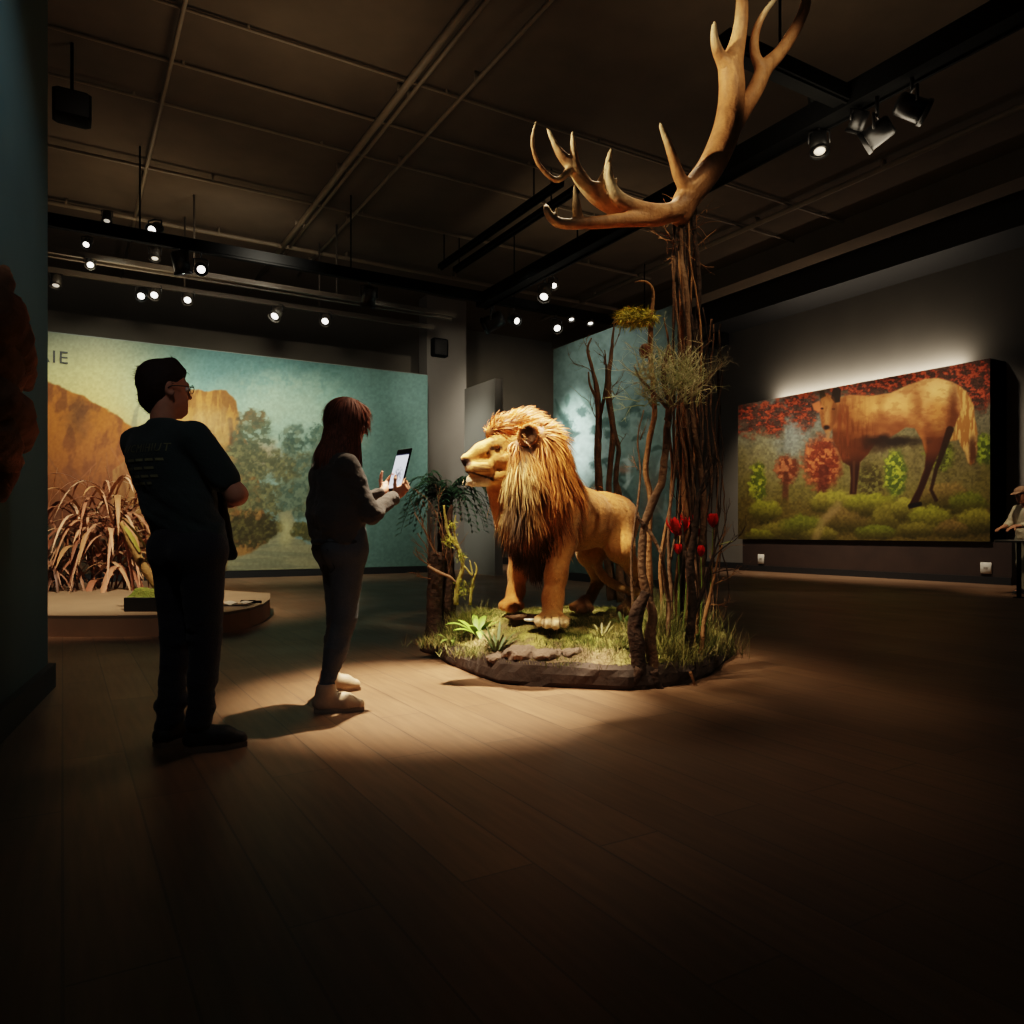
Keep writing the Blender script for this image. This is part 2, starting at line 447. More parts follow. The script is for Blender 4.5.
# ================================================================= lighting tracks
TRZ = 5.6
def track(name, label, pts, w=.2, h=.2, group='black lighting tracks under the ceiling', hang=True):
    A, B = pts; root = empty(name, (A[0], A[1], A[2]), label, 'lighting track', group)
    mb = MB(); bar(mb, A, B, w, h); mb.build('rail', M_black, root, smooth=False)
    mb = MB(); t = unit(B - A); s = unit(np.cross(t, UP)); bar(mb, A + s * w * .3 - UP * (h / 2 + .012), B + s * w * .3 - UP * (h / 2 + .012), .03, .03); mb.build('conductor_strip', M_black, root, smooth=False)
    Lh = np.linalg.norm(B - A)
    for q in np.arange(.8, Lh, 3.4):
        mb = MB(); P = A + t * q; mb.tube([P + UP * h / 2, V(P[0], P[1], CEIL)], .014, 6); mb.build('hanger_rod', M_black, root)
    return root
RT = WZ(850, 100, TRZ)
track('lighting_track', 'thick black lighting track running from the upper right corner to the middle of the ceiling', (RT - E2 * 6, RT + E2 * 8.3), .26, .24)
track('lighting_track', 'short black track branching off the thick one behind the antler top', (RT - E1 * 1.9, RT - E1 * .14), .2, .16)
AT = WZ(50, 220, TRZ)
track('lighting_track', 'long black lighting track crossing above the landscape mural, nearest the camera', (AT - E1 * 3, AT + E1 * 12.5), .2, .16)
BT = WZ(50, 250, TRZ); CT = WZ(50, 270, TRZ)
M_rail = mat('pale_rail', S(72, 63, 51), .6, .1, 6)
def pale_rail(label, P, L, two):
    root = empty('ceiling_rail', P - E1 * 3, label, 'rail', 'pale ceiling rails in front of the mural')
    for k in range(2 if two else 1):
        mb = MB(); bar(mb, P - E1 * 3 + E2 * .22 * k, P + E1 * L + E2 * .22 * k, .07, .09); mb.build('rail', M_rail, root, smooth=False)
    for q in np.arange(0, L + 3, 2.6):
        mb = MB(); Q = P - E1 * 3 + E1 * q; mb.tube([Q, V(Q[0], Q[1], CEIL)], .018, 6); mb.build('hanger_rod', M_rail, root)
pale_rail('double pale ceiling rail behind the long black track', BT, 7.4, True)
pale_rail('single pale ceiling rail closest to the mural top', CT, 7.4, False)
ST = WZ(495, 228, 6.4)
for k, lb in ((0, 'black slim rail of a parallel pair in the middle of the ceiling, left one'), (1, 'black slim rail of a parallel pair in the middle of the ceiling, right one')):
    P = ST + E1 * .34 * k
    track('lighting_track', lb, (P - E2 * 2.1, P + E2 * 2.3), .1, .09)
# dark speaker box under the ceiling at upper left
P = WZ(72, 108, 6.2)
root = empty('ceiling_speaker', P, 'black box loudspeaker under the ceiling beside the dark left partition', 'speaker')
mb = MB(); mb.box(P, (.42, .3, .34), (E1, E2, UP), bevel=.03); mb.build('cabinet', M_black, root)
mb = MB(); mb.box(P - E2 * .155, (.36, .02, .28), (E1, E2, UP), bevel=.01); mb.build('grille', mat('speaker_grille', S(22, 21, 20), .8, .4, 90), root)
mb = MB(); mb.tube([P + UP * .17, V(P[0], P[1], CEIL)], .02, 8); mb.build('bracket', M_black, root)

# ---- track lamps
M_lens = glow('lamp_lens', (1.0, .95, .86), 2.6)
M_lensdim = glow('lamp_lens_dim', (1.0, .9, .74), .35)
M_can = mat('lamp_can', S(20, 19, 18), .4, .2, 20, spec=.5)
M_canp = mat('lamp_can_pale', S(70, 65, 57), .4, .1, 20, spec=.5)
def track_lamp(px, py, line, aim, size, label, m=None, lens=None, group='small spotlights hanging from the ceiling tracks'):
    P0, D = line; B = on_line(px, P0, D); z = CAM_H + (HOR - py) / FPX * B[1]
    C = V(B[0], B[1], z); a = unit(aim); s = unit(np.cross(a, UP)); u = np.cross(s, a)
    root = empty('track_spotlight', (B[0], B[1], P0[2]), label, 'spotlight', group)
    r = size; Lc = size * 2.6
    mb = MB(); mb.tube([C - a * Lc * .5, C - a * Lc * .42, C + a * Lc * .36], [r * .7, r * .9, r * .95], 14)
    mb.tube([C + a * Lc * .33, C + a * Lc * .36, C + a * Lc * .48], [r * .96, r * 1.08, r * 1.08], 14, cap=False); mb.build('lamp_housing', m or M_can, root)
    mb = MB(); q = C + a * Lc * .37; mb.tube([q, q + a * r * .10, q + a * r * .18], [r * .62, r * .56, r * .25], 14); mb.build('lens', lens or M_lens, root)
    mb = MB(); top = V(C[0], C[1], max(P0[2], z + r * 1.6))
    mb.tube([C + s * r * 1.1, C + s * r * 1.1 + UP * r * 1.3, C + UP * r * 1.5, C - s * r * 1.1 + UP * r * 1.3, C - s * r * 1.1], r * .13, 6)
    mb.tube([C + UP * r * 1.5, top], r * .16, 6)
    mb.build('bracket', M_can, root)
    return root
LA = (AT, E1); LB = (BT, E1); LC = (CT, E1); LR = (RT, E2); LS = (ST, E2)
dn = V(.1, -.25, -1); tow = V(.2, -.75, -.65); awy = V(-.3, .7, -.75)
track_lamp(181, 263, LA, V(.15, .3, -1), .14, 'large black can spotlight hanging over the man, on the long black track')
track_lamp(201, 268, LA, V(.35, -.75, -.5), .10, 'spotlight with a bright white lens just right of the large black can over the man')
track_lamp(155, 229, (AT - UP * -.25, E1), V(-.1, -.8, -.5), .10, 'flat bright lamp high on the long black track above the man')
track_lamp(107, 217, (AT - UP * -.2, E1), dn, .07, 'small dim lamp at the far left of the long black track', lens=M_lensdim)
track_lamp(87, 243, LB, tow, .075, 'tiny bright spotlight on the double rail, leftmost of the upper row')
track_lamp(90, 263, LB, V(.4, -.6, -.6), .08, 'tiny spotlight under the double rail directly below the leftmost one', M_canp)
track_lamp(155, 254, LB, dn, .09, 'pale spotlight hanging from the double rail between the mural title and the large can', M_canp, M_lensdim)
track_lamp(56, 281, LC, dn, .09, 'pale dim spotlight on the single rail beside the dark partition edge', M_canp, M_lensdim)
track_lamp(142, 294, LC, tow, .10, 'left spotlight of the bright pair under the single rail')
track_lamp(155, 293, LC, tow, .10, 'right spotlight of the bright pair under the single rail', M_canp)
track_lamp(188, 298, LC, V(.2, -.7, -.6), .10, 'bright spotlight on the single rail right of the bright pair', M_canp)
track_lamp(277, 313, LC, V(-.2, -.6, -.7), .12, 'pale bright spotlight on the single rail above the sky of the mural', M_canp)
track_lamp(326, 319, LC, V(0, -.75, -.65), .11, 'bright spotlight on the single rail, rightmost of its row', M_canp)
track_lamp(369, 297, LA, V(-.2, .4, -.9), .14, 'black can spotlight at the right end of the long track, left of the pillar')
track_lamp(493, 322, LA, V(-.9, .2, -.4), .17, 'large black projector spotlight above the lion head, under the track crossing')
track_lamp(514, 320, LA, V(.6, -.7, -.4), .10, 'small bright lamp right beside the large projector spotlight above the lion')
track_lamp(556, 326, LA, V(.2, -.7, -.6), .11, 'bright spotlight between the projector and the teal picture wall', M_canp)
track_lamp(545, 293, (WZ(545, 275, 6.2), E2), V(-.2, -.6, -.8), .13, 'bright tall lamp above the track crossing, left of the moss tuft', M_canp)
track_lamp(553, 284, (WZ(553, 272, 6.4), E2), tow, .09, 'small pale lamp beside the bright tall lamp at the track crossing', M_canp)
track_lamp(571, 316, (AT, E1), dn, .08, 'small bright lamp on the track end, left one over the teal wall', M_canp)
track_lamp(590, 320, (AT, E1), dn, .08, 'small bright lamp on the track end, right one over the teal wall', M_canp)
LR2 = (RT - UP * .1, E2)
g2 = 'black can spotlights on the thick track at upper right'
track_lamp(820, 103, LR2, V(.35, .25, -.9), .12, 'black can spotlight with a shining rim, top of the two stacked beside the antler', group=g2)
track_lamp(819, 144, LR2, V(-.05, -.3, -1), .10, 'black can spotlight hanging lowest under the thick track beside the antler', lens=M_lensdim, group=g2)
track_lamp(858, 122, LR2, V(-.2, .5, -.8), .09, 'dark small spotlight between the stacked pair and the tilted can', group=g2)
track_lamp(877, 134, LR2, V(-.75, .62, -.45), .12, 'tilted black can spotlight turned away in the middle of the thick track', lens=M_lensdim, group=g2)
track_lamp(912, 108, LR2, V(.93, -.12, -.42), .12, 'rightmost black can spotlight with a bright white lens on the thick track', group=g2)
# loudspeaker on the far pillar, dark lamp by the right wall
P = W(439, 348, 19.4); root = empty('wall_speaker', P, 'small black square loudspeaker mounted on the far pillar', 'speaker')
mb = MB(); mb.box(P, (.42, .24, .46), (E1, E2, UP), bevel=.03); mb.build('cabinet', M_black, root)
mb = MB(); mb.box(P - E2 * .125, (.34, .02, .38), (E1, E2, UP), bevel=.008); mb.build('grille', mat('speaker_cloth', S(44, 41, 37), .9, .2, 60), root)
P = WZ(718, 340, 4.6); P = on_line(718, R_wall0 - E1 * .25, E2); P[2] = CAM_H + 192 / FPX * P[1]
root = empty('wall_projector', P, 'dark projector box on the right wall beyond the vines', 'projector')
mb = MB(); mb.box(P, (.4, .5, .36), (E1, E2, UP), bevel=.04); mb.build('housing', M_black, root)
mb = MB(); mb.tube([P + E1 * .18, P + E1 * .3], .05, 10); mb.build('bracket', M_black, root)
mb = MB(); mb.tube([P - E1 * .2, P - E1 * .26], [.08, .075], 12); mb.build('lens_barrel', M_can, root)

# wall sockets / labels in the panel under the deer picture are built with it
# ================================================================= painted pictures
class Canvas:
    def __init__(s, X, Y): s.X, s.Y = X, Y; s.C = np.zeros(X.shape + (3,))
    def fill(s, c): s.C[:] = c
    def mix(s, m, c): s.C = s.C * (1 - m[..., None]) + np.asarray(c, float) * m[..., None]
    def poly(s, pts, soft=1.2, wob=0.0, seed=1, ws=.12):
        X, Y = s.X, s.Y
        if wob: X = X + (fbm(X * ws, Y * ws, seed=seed) - .5) * 2 * wob; Y = Y + (fbm(X * ws + 9, Y * ws + 5, seed=seed + 3) - .5) * 2 * wob
        ins = np.zeros(X.shape, bool); D = np.full(X.shape, 1e9); n = len(pts)
        for i in range(n):
            x0, y0 = pts[i]; x1, y1 = pts[(i + 1) % n]
            c = ((y0 > Y) != (y1 > Y)) & (X < (x1 - x0) * (Y - y0) / ((y1 - y0) or 1e-9) + x0); ins ^= c
            L2 = (x1 - x0) ** 2 + (y1 - y0) ** 2 + 1e-9; t = np.clip(((X - x0) * (x1 - x0) + (Y - y0) * (y1 - y0)) / L2, 0, 1)
            D = np.minimum(D, np.hypot(X - x0 - t * (x1 - x0), Y - y0 - t * (y1 - y0)))
        return sstep(-soft, soft, np.where(ins, D, -D))
    def oval(s, x, y, rx, ry, soft=.25, wob=0.0, seed=1, ws=.12):
        X, Y = s.X, s.Y
        if wob: X = X + (fbm(X * ws, Y * ws, seed=seed) - .5) * 2 * wob; Y = Y + (fbm(X * ws + 9, Y * ws + 5, seed=seed + 3) - .5) * 2 * wob
        return 1 - sstep(1 - soft, 1 + soft, np.hypot((X - x) / rx, (Y - y) / ry))
    def stroke(s, pts, w, soft=.6):
        D = np.full(s.X.shape, -9.0); P = np.asarray(pts, float)
        W_ = np.full(len(P), w) if np.isscalar(w) else np.asarray(w, float)
        for i in range(len(P) - 1):
            (x0, y0), (x1, y1) = P[i], P[i + 1]
            L2 = (x1 - x0) ** 2 + (y1 - y0) ** 2 + 1e-9; t = np.clip(((s.X - x0) * (x1 - x0) + (s.Y - y0) * (y1 - y0)) / L2, 0, 1)
            D = np.maximum(D, W_[i] + (W_[i + 1] - W_[i]) * t - np.hypot(s.X - x0 - t * (x1 - x0), s.Y - y0 - t * (y1 - y0)))
        return sstep(-soft, soft, D)
    def ramp(s, val, stops):
        xs = [a for a, _ in stops]; out = np.stack([np.interp(val, xs, [c[k] for _, c in stops]) for k in range(3)], -1); return out
def paint(name, A, B, z0, z1, nu, nv, func, m, gain=1.0, parent=None):
    """flat canvas between ground points A and B; the picture is laid out in photograph pixels and stored as vertex colours"""
    u = np.linspace(0, 1, nu); w = np.linspace(0, 1, nv); U, Q = np.meshgrid(u, w, indexing='ij')
    P = A[None, None] * (1 - U[..., None]) + B[None, None] * U[..., None]; P[..., 2] = z0 + (z1 - z0) * Q
    px, py = project(P.reshape(-1, 3)); px = px.reshape(U.shape); py = py.reshape(U.shape)
    cv = Canvas(px, py); func(cv)
    C = lin(np.clip(cv.C, 0, 255)).reshape(-1, 3) * gain
    I = np.arange(nu * nv).reshape(nu, nv)
    f = np.stack([I[:-1, :-1], I[1:, :-1], I[1:, 1:], I[:-1, 1:]], -1).reshape(-1, 4)
    return quad_mesh(name, P.reshape(-1, 3), f, m, parent, np.clip(C, 0, .95))
M_canvas = vmat('painted_canvas', .75, .02, 30, spec=.15)

def paint_deer(cv):
    X, Y = cv.X, cv.Y
    N1 = fbm(X * .06, Y * .06, seed=3); N2 = fbm(X * .25, Y * .25, seed=5); N3 = fbm(X * .12, Y * .35, seed=8)
    cv.C = cv.ramp(Y + (N1 - .5) * 50, [(380, (92, 82, 66)), (425, (116, 110, 88)), (455, (120, 108, 70)), (490, (116, 104, 52)), (545, (88, 74, 34))])
    cv.mix(cv.oval(785, 420, 34, 38, .8, 8) * .8, (112, 120, 118)); cv.mix(cv.oval(790, 430, 12, 40, .8, 6) * .5, (140, 142, 130))
    for k in range(9):      # pale misty trunks
        x = 750 + k * 27 + (k * 37 % 11); cv.mix(cv.stroke([(x, 400), (x + 2, 480)], 2.2, 2.5) * .45 * N2, (70, 62, 46))
    cv.mix(cv.oval(765, 455, 14, 32, .6, 10, 4) * .5, (150, 136, 92)); cv.mix(cv.oval(925, 440, 60, 30, .7, 12, 9) * .5, (110, 96, 56))
    # autumn leaves along the top
    leaf = sstep(.50, .58, fbm(X * .10, Y * .16, seed=21) * .6 + N2 * .4 + .0)
    top = sstep(0, 1, (430 - .19 * (X - 738) * .55 - Y) / 14 + (N1 - .5) * 3)
    L1 = fbm(X * .22, Y * .34, seed=22); L2 = fbm(X * .55, Y * .75, seed=23)
    rm = np.clip(cv.oval(757, 418, 24, 17, .5, 11, 2) + cv.oval(798, 405, 20, 15, .5, 11, 3) + cv.oval(804, 420, 9, 11, .6, 6) + cv.oval(775, 424, 9, 8, .6, 6, 7) + cv.oval(860, 388, 40, 8, .6, 8, 8)
                 + cv.oval(915, 376, 52, 11, .6, 9, 5) + cv.oval(970, 376, 28, 20, .5, 10, 6) + cv.oval(977, 395, 16, 13, .6, 8, 11), 0, 1)
    cv.mix(rm * .75, (74, 42, 30)); cv.mix(rm * sstep(.44, .60, L1) * .9, (146, 60, 34)); cv.mix(rm * sstep(.52, .68, L1 * .5 + L2 * .5) * .8, (182, 84, 48)); cv.mix(rm * sstep(.48, .34, L2) * .5, (56, 36, 28))
    # reddish shrubs, green conifers
    def shrub(x, y, rx, ry, c, d, s):
        m = cv.oval(x, y, rx, ry, .3, 5, s, .3); cv.mix(m, d); cv.mix(m * sstep(.42, .66, fbm(X * .3, Y * .3, seed=s)), c)
    shrub(787, 470, 11, 14, (172, 104, 66), (110, 58, 36), 31); cv.mix(cv.stroke([(786, 475), (785, 505)], 3, 1.5) * .8, (90, 50, 32))
    shrub(822, 462, 19, 26, (186, 106, 62), (118, 54, 32), 33); cv.mix(cv.stroke([(824, 470), (822, 500)], 5, 2) * .8, (92, 44, 30))
    shrub(758, 482, 8, 19, (168, 168, 52), (92, 100, 34), 35); shrub(895, 474, 11, 23, (160, 164, 54), (84, 96, 38), 37)
    shrub(985, 450, 9, 14, (140, 150, 46), (80, 90, 32), 39); shrub(940, 455, 14, 16, (128, 132, 50), (78, 78, 34), 41); shrub(870, 480, 12, 18, (116, 108, 56), (76, 66, 36), 47)
    # mossy ground
    g = sstep(0, 1, (Y - 497 + (N1 - .5) * 30) / 10); cv.mix(g, (104, 88, 38))
    for k, (x, y, rx, ry) in enumerate([(765, 512, 16, 12), (775, 532, 20, 10), (803, 528, 22, 13), (835, 503, 26, 12), (848, 520, 24, 14), (872, 505, 26, 12), (893, 520, 22, 16), (876, 533, 20, 8), (905, 510, 16, 12), (945, 497, 26, 14), (930, 520, 22, 15),
                                         (915, 530, 20, 8), (968, 505, 20, 13), (975, 522, 20, 14), (952, 530, 18, 9), (760, 535, 14, 7), (820, 535, 18, 7)]):
        a = cv.oval(x, y, rx, ry, .18, 4, 50 + k, .2); sh = sstep(ry * .9, -ry * .9, Y - y)[..., None]
        c = np.array([(150, 146, 48), (136, 124, 50), (118, 122, 40), (160, 150, 58), (138, 112, 60)][k % 5], float)
        col = np.array((70, 62, 22)) * (1 - sh) + c * sh; cv.C = cv.C * (1 - a[..., None] * .9) + col * a[..., None] * .9
    cv.C *= (.78 + .44 * fbm(X * .5, Y * .5, seed=70))[..., None]
    cv.mix(cv.stroke([(815, 540), (822, 522), (838, 505)], 4, 3) * .5, (170, 140, 96))
    # the deer-like animal
    body = [(836, 398), (850, 395), (872, 396), (891, 393), (908, 385), (925, 379), (938, 378), (952, 382), (962, 388), (968, 398), (965, 412), (957, 424), (950, 430), (946, 440), (938, 455), (932, 468), (926, 484), (920, 498), (917, 506), (909, 509), (910, 503), (918, 488), (925, 468), (926, 455), (922, 440), (915, 428),
            (906, 427), (897, 433), (886, 440), (875, 444), (868, 454), (860, 462), (858, 478), (856, 494), (850, 494), (851, 478), (850, 466), (843, 462), (838, 450), (833, 440), (832, 420)]
    m = cv.poly(body, 1.1); tone = fbm(X * .05, Y * .12, seed=81)
    lit = np.clip((448 - Y) / 66 + (tone - .5) * .7, 0, 1)
    bc = cv.ramp(lit, [(0, (92, 50, 28)), (.35, (152, 94, 52)), (.65, (190, 128, 74)), (1, (214, 160, 100))]); cv.C = cv.C * (1 - m[..., None]) + bc * m[..., None]
    ov = lambda x, y, a_, b_, c, k, s_=1: cv.mix(m * cv.oval(x, y, a_, b_, .75, 5, s_) * k, c)
    hair = sstep(.38, .64, fbm(X * .4, Y * .07, seed=82))
    ov(850, 430, 22, 34, (130, 70, 32), .5, 83); cv.mix(m * cv.oval(852, 432, 24, 36, .6, 8, 83) * hair * .55, (98, 50, 26))
    ov(895, 404, 26, 9, (240, 190, 112), .55, 3); ov(866, 408, 12, 14, (226, 164, 88), .5, 4); ov(940, 392, 16, 9, (244, 200, 124), .6, 5); ov(938, 414, 8, 18, (226, 160, 84), .5, 6)
    ov(881, 418, 5, 20, (128, 74, 36), .35, 7); ov(917, 412, 6, 20, (120, 66, 32), .55, 8); ov(914, 424, 7, 6, (226, 164, 92), .5, 9); ov(900, 428, 18, 8, (112, 60, 30), .55, 10); ov(953, 410, 6, 22, (86, 44, 22), .75, 12); ov(930, 440, 7, 14, (120, 66, 32), .4, 13); ov(862, 446, 16, 9, (88, 46, 24), .6, 14)
    cv.mix(m * sstep(.5, .7, fbm(X * .18, Y * .3, seed=95)) * .22, (110, 58, 28))
    cv.mix(cv.oval(893, 441, 28, 5.5, .6, 4, 6) * .9, (38, 26, 18)); cv.mix(cv.oval(876, 446, 12, 6, .6, 4, 7) * .6, (52, 32, 20))
    cv.mix(m * sstep(450, 470, Y) * .85, (52, 30, 20)); cv.mix(m * cv.oval(921, 450, 4.5, 18, .7, 2) * .7, (190, 116, 56)); cv.mix(m * cv.stroke([(854, 462), (853.5, 492)], 1.2, 1) * .5, (110, 72, 46))
    cv.mix(cv.stroke([(950, 430), (943, 450), (936, 470), (931, 490), (936, 500)], [4, 3, 2, 1.6, 2], 1) * .9, (54, 32, 20)); cv.mix(cv.stroke([(910, 506), (920, 504)], 2.2, 1), (30, 22, 18))
    tail = cv.poly([(957, 385), (967, 391), (973, 404), (976, 425), (977, 446), (975, 463), (971, 466), (965, 452), (958, 440), (950, 442), (956, 428), (961, 410), (960, 398)], 1.3, 2, 6)
    cv.mix(tail, (168, 112, 56)); cv.mix(tail * sstep(.45, .6, fbm(X * .5, Y * .08, seed=88)) * .8, (222, 176, 104)); cv.mix(cv.oval(973, 450, 4, 14, .4, 2) * .7, (70, 42, 28))
    head = cv.poly([(821, 397), (827, 394), (834, 397), (838, 408), (836, 420), (831, 431), (826, 433), (822, 427), (819, 410)], 1.0); cv.mix(head, (150, 92, 48))
    cv.mix(cv.poly([(812, 404), (819, 401), (823, 407), (819, 412), (814, 410)], 1.2), (196, 112, 66))
    cv.mix(cv.poly([(831, 398), (833, 389), (837, 385), (841, 390), (840, 402), (835, 403)], .8), (52, 40, 30)); cv.mix(cv.poly([(820, 399), (819, 391), (823, 388), (826, 396)], .8), (66, 52, 34))
    cv.mix(cv.oval(827, 404, 6, 6, .7) * .4, (206, 148, 84)); cv.mix(cv.oval(827, 417, 2.6, 9, .7) * .5, (196, 146, 90)); cv.mix(cv.oval(826.5, 427.5, 3.2, 2.4, .5) * .9, (34, 24, 20)); cv.mix(cv.oval(822, 408.5, 1.6, 1.1, .5) * .8, (40, 26, 18)); cv.mix(cv.oval(833.5, 409, 1.6, 1.1, .5) * .8, (40, 26, 18)); cv.mix(head * cv.oval(835, 416, 3, 14, .7) * .6, (96, 56, 30)); cv.mix(head * sstep(.5, .7, fbm(X * .5, Y * .25, seed=97)) * .35, (110, 64, 34)); cv.mix(cv.stroke([(828, 432), (828, 439)], [2.5, 1], 1.5) * .7, (170, 120, 74))
    cv.mix(cv.stroke([(840, 408), (842, 430), (846, 455)], 6, 3) * sstep(.4, .6, fbm(X * .4, Y * .1, seed=89)) * .7, (126, 64, 34))
    g_ = cv.C.mean(-1, keepdims=True); cv.C = (cv.C * .92 + g_ * .08); cv.C = 255 * np.clip(cv.C / 255 * .92, 0, 1) ** 1.18

def paint_landscape(cv):
    X, Y = cv.X, cv.Y; N1 = fbm(X * .03, Y * .05, seed=103); N2 = fbm(X * .2, Y * .2, seed=105); N3 = fbm(X * .45, Y * .45, seed=107)
    t = np.clip((X - 60) / 260, 0, 1)
    sky_l = cv.ramp(Y, [(330, (112, 116, 98)), (370, (172, 164, 112)), (420, (206, 178, 108))]); sky_r = cv.ramp(Y + (N1 - .5) * 24, [(340, (62, 88, 86)), (400, (108, 142, 130)), (440, (134, 156, 134)), (520, (116, 138, 130)), (575, (106, 126, 120))])  # dark upper stops paint a vignette into the sky
    cv.C = sky_l * (1 - sstep(.1, .6, t))[..., None] + sky_r * sstep(.1, .6, t)[..., None]
    cv.mix(cv.oval(275, 405, 60, 26, .9, 14, 3) * .5, (176, 186, 150)); cv.mix(cv.oval(330, 430, 34, 18, .9, 10, 8) * .35, (160, 180, 158))
    # long orange hill on the left
    m = cv.poly([(20, 372), (47, 382), (66, 390), (84, 396), (104, 409), (122, 418), (132, 427), (136, 450), (140, 600), (20, 600)], 1.2, 2, 5)
    cv.mix(m, (156, 92, 40)); cv.mix(m * sstep(.45, .62, fbm(X * .10, Y * .05 + X * .03, seed=111)) * .7, (96, 58, 34)); cv.mix(m * sstep(430, 520, Y) * .8, (100, 62, 44)); cv.mix(m * cv.oval(78, 420, 12, 18, .7, 8, 5) * .6, (70, 50, 34))
    # rock castle behind the man
    m = cv.poly([(112, 470), (140, 452), (165, 415), (180, 396), (192, 389), (204, 392), (214, 390), (226, 391), (235, 400), (238, 412), (241, 430), (250, 452), (258, 480), (266, 520), (272, 600), (112, 600)], 1.0, 2, 9)
    cv.mix(m, (160, 108, 54)); cv.mix(m * sstep(425, 440, Y) * .6, (138, 106, 66)); cv.mix(m * sstep(.48, .62, fbm(X * .22, Y * .05, seed=113)) * .6, (98, 62, 34)); cv.mix(m * cv.stroke([(230, 420), (233, 450)], 2.5, 1.5) * .7, (70, 52, 38)); cv.mix(m * cv.oval(205, 410, 14, 16, .5, 5) * .4, (186, 126, 66))
    cv.mix(cv.oval(205, 425, 30, 14, .8, 8) * .5, (196, 160, 110)); cv.mix(cv.oval(258, 455, 20, 14, .8, 8, 4) * .7, (184, 146, 110))
    def tree(x, y, rx, ry, c, d, s):
        m = cv.oval(x, y, rx, ry, .22, 7, s, .16); m = m * np.clip(.3 + sstep(.36, .5, fbm(X * .22, Y * .22, seed=s + 5)), 0, 1); cv.mix(m * .85, d); cv.mix(m * sstep(.42, .66, fbm(X * .28, Y * .28, seed=s)) * .7, c)
    tree(252, 420, 15, 10, (108, 88, 58), (76, 66, 46), 121); tree(254, 436, 20, 16, (96, 98, 72), (68, 74, 58), 122); tree(246, 448, 14, 10, (92, 92, 66), (66, 70, 54), 123)
    for k in range(16):
        x = 240 + (k * 53 % 92); y = 460 + (k * 29 % 56); tree(x, y, 17, 15, (122, 116, 78), (74, 74, 54), 130 + k)
    for k in range(8):
        tree(292 + (k * 31 % 46), 440 + (k * 23 % 84), 14, 14, (112, 120, 96), (74, 88, 76), 150 + k)
    tree(320, 436, 14, 10, (92, 104, 84), (62, 80, 70), 171); tree(296, 444, 10, 9, (92, 100, 78), (58, 72, 62), 172)
    for k in range(12): tree(228 + k * 5, 520 + (k * 17 % 22), 11, 12, (104, 94, 54), (58, 52, 34), 180 + k)
    # pale path and ground
    m = cv.poly([(278, 513), (292, 512), (296, 524), (290, 534), (306, 545), (345, 550), (345, 582), (222, 584), (228, 560), (250, 553), (268, 540), (284, 530)], 2.0, 4, 7); cv.mix(m, (140, 134, 102)); cv.mix(m * sstep(.45, .65, fbm(X * .04, Y * .3, seed=191)) * .45, (104, 106, 86)); cv.mix(cv.oval(286, 530, 7, 14, .7, 3) * .6, (190, 176, 120))
    for k in range(8): tree(303 + (k * 13 % 36), 530 + (k * 5 % 14), 11, 7, (120, 110, 62), (76, 72, 44), 200 + k)
    m = cv.poly([(20, 520), (60, 530), (140, 545), (225, 560), (225, 600), (20, 600)], 4, 8, 6); cv.mix(m, (70, 58, 42))
    for k in range(26):     # dry reeds on the hillside
        x0 = 20 + k * 6.2; h = 40 + (k * 37 % 60); cv.mix(cv.stroke([(x0, 570), (x0 + (k % 5 - 2) * 7, 560 - h * .6), (x0 + (k % 7 - 3) * 13, 545 - h)], [1.1, .9, .5], .7) * .55, [(170, 108, 76), (132, 88, 62), (96, 66, 48)][k % 3])
    cv.mix(cv.oval(108, 470, 50, 40, .9, 14, 8) * .35, (176, 104, 72))
    cv.mix(cv.stroke([(134, 425), (136, 412), (141, 400)], [3, 2.2, .6], 1) * .7, (120, 118, 92))
    # plain teal field at right
    cv.mix(sstep(330, 372, X + (N1 - .5) * 14) * .9, cv.ramp(Y, [(350, (74, 102, 98)), (440, (116, 146, 134)), (575, (104, 128, 122))]).reshape(-1, 3).mean(0))
    cv.mix(sstep(340, 350, X) * cv.oval(352, 442, 14, 8, .8, 6, 2) * .4, (150, 164, 144))
    cv.C *= (.9 + .2 * N3)[..., None]

def paint_jungle(cv):
    X, Y = cv.X, cv.Y; N1 = fbm(X * .05, Y * .05, seed=203); N2 = fbm(X * .22, Y * .22, seed=205)
    cv.C = cv.ramp(Y + (N1 - .5) * 20, [(300, (104, 116, 110)), (400, (112, 128, 120)), (440, (130, 146, 136)), (520, (112, 132, 124)), (590, (84, 98, 90))])
    cv.mix(cv.oval(583, 445, 22, 40, .7, 10, 3) * .8, (196, 214, 204)); cv.mix(cv.oval(590, 470, 16, 30, .8, 8, 5) * .6, (206, 222, 214))  # pale ovals paint the spotlight glow into the mural
    rs = np.random.default_rng(5)
    for k in range(46):     # pale and dark fronds
        x = 560 + rs.random() * 130; y = 400 + rs.random() * 150; a = rs.uniform(-2.6, -.5); L = rs.uniform(14, 34); b = rs.uniform(-.5, .9)
        pts = [(x + math.cos(a) * L * t, y + math.sin(a) * L * t + b * 18 * t * t) for t in np.linspace(0, 1, 5)]
        c = [(176, 190, 180), (70, 88, 80), (92, 110, 100), (196, 206, 196), (66, 80, 72)][k % 5]; cv.mix(cv.stroke(pts, [.8, 2.4, 2.6, 1.6, .3], 1.2) * .7, c)
    for k in range(14):
        x = 562 + rs.random() * 90; y = 408 + rs.random() * 60; cv.mix(cv.oval(x, y, 6, 5, .4, 4, 210 + k, .3) * .7, (60, 78, 72))
    cv.mix(cv.oval(622, 470, 8, 4, .8, 4) * .6, (180, 120, 96)); cv.mix(cv.oval(650, 500, 10, 30, .8, 6, 6) * .5, (150, 120, 100))
    cv.C *= (.85 + .3 * N2)[..., None]

